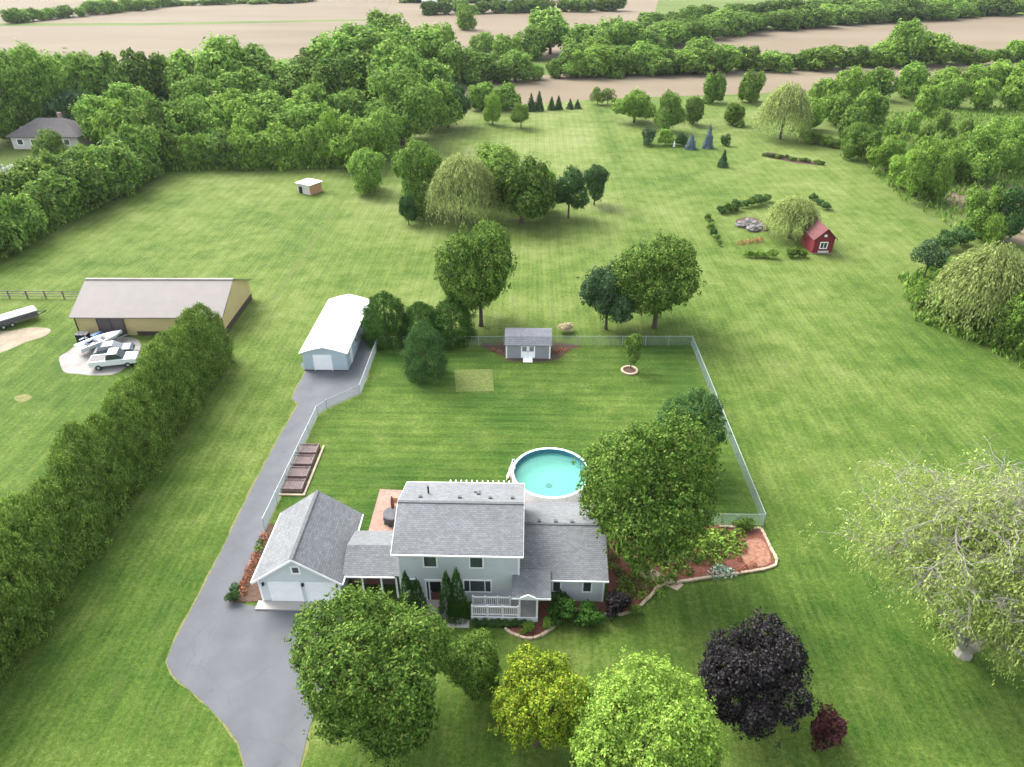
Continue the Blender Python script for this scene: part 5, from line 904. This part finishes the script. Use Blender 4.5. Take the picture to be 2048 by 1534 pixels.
# far flower garden
for spec, lab, m_, pr_ in (((41.13, 168.86, 5.12, 2.55),'taller blue spruce in the far garden','lf_spruce','spruce'),((37.03, 167.86, 3.34, 2.76),'shorter blue spruce in the far garden','lf_spruce','spruce'),((41.03, 153.07, 3.54, 2.34),'lone small dark conifer on the right lawn','lf_pine','spruce'),((45.71, 171.26, 2.94, 2.58),'round dark shrub right of the blue spruces','lf_dark','shrub'),((27.75, 171.29, 3.84, 4.46),'round blue-green shrub at the left of the far garden','lf_pine','shrub'),((31.74, 171.39, 3.62, 4.22),'leafy green shrub beside the blue-green shrub','lf_light','shrub'),((35.33, 170.55, 3.38, 3.04),'dark green shrub left of the shorter spruce','lf_dark','shrub')):
    tree('garden_conifer' if pr_ == 'spruce' else 'garden_shrub', lab, 'tree' if pr_ == 'spruce' else 'shrub', spec, pr_, m_, 0.0)
GS = empty('garden_statue', (*(33.61, 170.05), 0), 'small white garden statue among the far shrubs', 'statue')
MB().tube([(0,0,0),(0,0,.12),(0,0,.14),(0,0,.7),(0,0,.95),(0,0,1.05),(0,0,1.2),(0,0,1.3)], [.3,.3,.16,.22,.10,.13,.13,.04], 10).build('figure', M['white'], GS)
_B = [(52.76, 164.73), (55.60, 165.23), (58.42, 159.82), (63.09, 157.51), (63.14, 155.15), (58.25, 155.81), (54.88, 158.92), (52.27, 161.32)]
sheet('flower_strip', smooth_poly(_B, 2), 0.016, M['dark_mulch'])
for X, Y, h, w in [(52.30, 162.06, 0.80, 1.11), (53.01, 161.81, 0.88, 1.08), (53.80, 160.90, 0.96, 1.50), (54.77, 160.36, 1.07, 1.24), (55.41, 160.02, 0.98, 1.21), (56.53, 159.58, 0.99, 1.03), (57.06, 158.76, 0.98, 1.26), (58.04, 158.37, 0.75, 1.15), (58.82, 157.66, 0.85, 0.85), (59.85, 157.44, 0.99, 1.47), (60.44, 156.79, 0.82, 0.89), (61.46, 156.08, 0.80, 0.87), (62.10, 155.77, 0.90, 1.29), (62.67, 154.93, 0.99, 1.02)]: plant('strip_shrub', 'little shrub in the narrow strip on the right lawn', 'shrub', X, Y, w*.55, h, rd.choice(['lf_dark','lf_mid','lf_olive']), 'planted strip on the right lawn', 'shrub')
# ring garden beside the red shed
sheet('rock_bed', smooth_poly([(35.62, 119.42), (38.74, 121.54), (40.53, 118.54), (39.87, 114.65), (37.37, 114.59)], 3), 0.020, M['dark_mulch'])
for X, Y, h, w in [(33.99, 123.22, 1.50, 1.84), (35.49, 123.86, 1.91, 2.08), (37.02, 124.98, 1.81, 2.04), (38.90, 126.41, 1.31, 1.41), (40.40, 127.36, 1.79, 1.95), (42.06, 128.51, 1.80, 2.37), (43.93, 129.86, 1.47, 1.62)]: plant('ring_shrub', 'dark shrub on the back arc of the ring garden', 'shrub', X, Y, w*.6, h, rd.choice(['lf_dark','lf_mid']), 'back arc of ring garden', 'shrub')
for X, Y, h, w in [(30.94, 119.73, 1.12, 1.20), (30.91, 117.27, 1.07, 1.17), (30.36, 114.77, 1.42, 1.33), (30.43, 112.19, 1.43, 1.28), (30.39, 110.11, 1.04, 1.22), (30.35, 107.72, 0.90, 0.82)]: plant('ring_shrub', 'small shrub on the left arc of the ring garden', 'shrub', X, Y, w*.55, h, rd.choice(['lf_dark','lf_olive','lf_mid']), 'left arc of ring garden', 'shrub')
for X, Y, h, w in [(33.76, 103.17, 1.27, 1.35), (34.64, 103.10, 0.98, 1.20), (35.52, 103.14, 1.26, 1.46), (36.28, 102.96, 0.94, 1.27), (37.27, 102.88, 1.46, 1.52)]: plant('ring_shrub', 'bright green shrub on the front arc of the ring garden', 'shrub', X, Y, w*.55, h, 'lf_light', 'front arc of ring garden', 'shrub')
for X, Y, h, w in [(40.22, 103.27, 1.68, 1.54), (40.92, 103.43, 1.50, 1.41), (41.94, 103.44, 1.33, 1.33)]: plant('ring_shrub', 'green shrub beside the left wall of the red shed', 'shrub', X, Y, w*.55, h, 'lf_mid', 'shrubs at the red shed', 'shrub')
for X, Y, h, w in [(52.84, 131.42, 1.31, 1.67), (53.01, 128.70, 1.01, 1.62), (53.36, 126.08, 1.25, 1.92)]: plant('ring_shrub', 'dark shrub behind the red shed', 'shrub', X, Y, w*.55, h, 'lf_dark', 'shrubs behind the red shed', 'shrub')
for X, Y, h, w in [(34.00, 108.67, 0.58, 1.39), (35.28, 109.17, 0.66, 1.28), (36.54, 109.55, 0.60, 1.47), (37.36, 109.99, 0.64, 1.24)]: plant('rust_plant', 'rust-orange low plant in the ring garden', 'plant', X, Y, w*.5, h, 'lf_rust', 'rust plants of ring garden')
for i, (X, Y) in enumerate([(36.04, 116.95), (37.72, 118.22), (38.59, 117.01), (39.21, 115.58), (37.49, 115.06)]):
    o = MB().tube([(0,0,-.1),(.1,0,.3),(0,.1,.7),(0,0,.9)], [1.1,1.2,.7,.2], 8).build('rock', M['grey_rock'], None, (X, Y, 0), i*1.1, bevel=.08); tag(o, 'purplish grey boulder in the rock pile of the ring garden', 'boulder', 'ring garden rock pile')
o = MB().tube([(0,0,-.1),(.05,0,.3),(0,.1,.6),(0,0,.75)], [.8,.85,.5,.15], 8).build('rock', M['grey_rock'], None, (*(-11.10, 94.99), 0), 0.4, bevel=.06); tag(o, 'dark boulder on the grass left of the tall tree', 'boulder')
# overgrown meadow at right
MDW = 'bushy trees of the right meadow'
many([(53.47, 221.39, 8.82, 7.63), (64.18, 221.65, 8.82, 8.51), (52.46, 192.44, 5.51, 6.48)], 'meadow_tree', 'greyish green tree left of the far pale willow', 'far', ['lf_far','lf_olive'], 0.0, MDW+' left')
many([(84.02, 215.06, 8.59, 9.98), (93.81, 222.37, 8.82, 10.27), (102.65, 226.28, 8.93, 10.43), (113.28, 230.34, 9.32, 12.10), (127.72, 238.67, 7.19, 12.48), (134.97, 234.80, 8.48, 12.28), (147.17, 243.32, 8.44, 12.68), (157.59, 247.88, 8.12, 12.88), (79.01, 193.09, 8.50, 9.07), (87.92, 196.18, 8.60, 9.19), (70.71, 187.36, 8.31, 7.58), (119.65, 215.93, 7.29, 9.98), (126.40, 212.71, 7.84, 9.84), (136.23, 212.95, 9.12, 11.24), (74.84, 174.79, 7.89, 8.31), (107.91, 205.77, 7.66, 8.20)], 'meadow_tree', 'bright green bushy tree in the upper right thicket', 'far', ['lf_light','lf_light','lf_light','lf_far'], 0.0, MDW+' back')
many([(72.09, 158.53, 8.06, 7.86), (73.85, 149.76, 8.02, 8.31), (72.37, 131.74, 9.99, 8.85), (72.47, 139.44, 7.17, 6.84), (81.70, 144.65, 7.82, 8.06), (88.86, 143.13, 9.90, 10.97), (96.73, 148.52, 9.87, 8.22), (87.87, 150.10, 7.53, 8.31), (72.59, 165.64, 5.45, 5.67), (74.42, 131.20, 6.61, 6.50)], 'meadow_tree', 'full green tree along the lawn edge of the right meadow', 'mid', ['lf_far','lf_light','lf_light'], 0.0, MDW+' front')
many([(94.76, 185.29, 4.75, 4.99), (103.01, 187.08, 4.42, 4.52), (105.84, 180.43, 4.65, 3.65), (87.60, 179.99, 4.07, 4.87), (109.16, 173.28, 6.71, 7.04), (116.39, 175.81, 6.78, 7.12), (102.41, 150.46, 5.56, 4.15), (79.83, 172.56, 4.51, 4.69), (93.83, 175.26, 3.99, 4.04), (99.17, 175.39, 3.43, 3.09)], 'meadow_tree', 'small scattered tree in the open right meadow', 'far', ['lf_far','lf_olive','lf_mid'], 0.0, MDW+' middle')
many([(65.77, 174.26, 2.68, 3.94), (66.99, 173.44, 2.56, 3.92), (69.30, 172.35, 2.18, 3.40), (69.91, 169.95, 2.08, 2.89), (72.16, 169.46, 1.92, 3.12), (73.13, 167.86, 2.39, 3.39)], 'meadow_shrub', 'low shrub at the foot of the far pale willow', 'shrub', ['lf_light','lf_mid','lf_olive'], 0.0, 'shrubs by the far willow', 'shrub')
many([(52.64, 86.60, 2.86, 2.87), (53.67, 85.36, 2.36, 2.79), (54.28, 83.72, 2.47, 3.18), (54.70, 82.51, 2.29, 2.98), (55.10, 81.19, 2.34, 2.47), (55.66, 79.94, 2.18, 2.34), (56.17, 78.50, 2.71, 2.91), (57.22, 77.10, 1.76, 2.00)], 'meadow_shrub', 'low shrub in front of the big right willow', 'shrub', ['lf_far','lf_mid','lf_olive'], 0.0, 'shrubs by the right willow', 'shrub')
many([(65.37, 106.86, 2.86, 3.92), (68.80, 109.06, 2.89, 3.67)], 'meadow_shrub', 'dark shrub behind the big right willow', 'shrub', ['lf_dark'], 0.0, 'dark shrubs behind willow', 'shrub')
many([(67.06, 88.93, 7.15, 4.74), (73.03, 95.64, 6.72, 5.74)], 'edge_tree', 'dark tree at the right picture edge behind the big willow', 'mid', ['lf_dark'], 0.0, 'edge trees')
# tall weeds (uncountable)
def weeds():
    rs = np.random.RandomState(2); pts = []
    for P, n in (([(72.59, 165.64), (69.11, 131.66), (71.88, 113.57), (92.59, 111.82), (184.56, 228.28), (87.42, 205.27)], 5000), ([(53.33, 95.16), (49.81, 82.61), (54.67, 76.18), (57.59, 67.26), (77.56, 89.18), (64.15, 102.80)], 2200), ([(-82.37, 95.43), (-80.10, 98.89), (-75.95, 147.95), (-78.99, 153.64), (-85.62, 107.47), (-87.78, 101.08)], 2500), ([(-76.15, 147.20), (-37.81, 149.63), (-30.86, 165.31), (-33.18, 172.16), (-38.90, 154.62), (-78.13, 151.70)], 2000)):
        A = np.array(P); lo, hi = A.min(0), A.max(0); k = 0
        while k < n:
            X = rs.uniform(lo[0], hi[0], 4*n); Y = rs.uniform(lo[1], hi[1], 4*n); m_ = poly_mask(P, X, Y, .1) > .5
            q = np.stack([X[m_], Y[m_]], 1)[:n-k]; pts.append(q); k += len(q)
    Q = np.vstack(pts); Q = np.repeat(Q, 3, 0)+rs.normal(size=(len(Q)*3, 2))*.3; n = len(Q); s = rs.uniform(.25, .6, n)
    C = np.stack([Q[:, 0], Q[:, 1], s*.8], 1); al = np.stack([rs.normal(size=n)*.35, rs.normal(size=n)*.35, np.ones(n)], 1); N = nrm(rs.normal(size=(n, 3))+np.array([[0, 0, .4]]))
    T, B = leaf_frames(rs, N, s, .35, nrm(al), .2); o = link('weeds', quads_mesh('weeds', C, T, B), M['lf_far']); tag(o, 'tall rough grass and weeds along the meadow and hedgerow edges', 'weeds', None, 'stuff')
weeds()
# ------------------------------------------------------------------ air
hz = MB().box(-2450, 2450, -350, 3050, -1.0, 44.0).build('haze', None)
hm = bpy.data.materials.new('haze_air'); hm.use_nodes = True; hn = hm.node_tree.nodes; hn.clear(); ho = hn.new('ShaderNodeOutputMaterial'); hv_ = hn.new('ShaderNodeVolumePrincipled')
hv_.inputs['Density'].default_value = 0.00005; hv_.inputs['Color'].default_value = (0.86, 0.93, 1.0, 1); hv_.inputs['Anisotropy'].default_value = 0.2
hm.node_tree.links.new(hv_.outputs[0], ho.inputs['Volume']); hz.data.materials.append(hm); tag(hz, None, None, None, 'stuff')

# ------------------------------------------------------------------ labels of look-alikes: say which one by its place in its row
_ONE = ['', 'first', 'second', 'third', 'fourth', 'fifth', 'sixth', 'seventh', 'eighth', 'ninth', 'tenth', 'eleventh', 'twelfth', 'thirteenth', 'fourteenth', 'fifteenth', 'sixteenth', 'seventeenth', 'eighteenth', 'nineteenth']
def ordinal(n):
    if n < 20: return _ONE[n]
    t_ = ('twent', 'thirt', 'fort', 'fift', 'sixt')[n//10-2]; return t_+'ieth' if n % 10 == 0 else t_+'y-'+_ONE[n % 10]
by = {}
for o in COL.objects:
    if o.parent is None and 'label' in o: by.setdefault(o['label'], []).append(o)
for lab, os_ in by.items():
    if len(os_) < 2: continue
    along = lab == CED or 'between driveway and garage' in lab
    os_.sort(key=lambda o: o.location.y if along else o.location.x/max(o.location.y, 1))
    for i, o in enumerate(os_):
        if along: o['label'] = lab+', '+ordinal(i+1)+' from the near end'
        else: o['label'] = lab+', '+('leftmost' if i == 0 else ('rightmost' if i == len(os_)-1 else ordinal(i+1)+' from the left'))
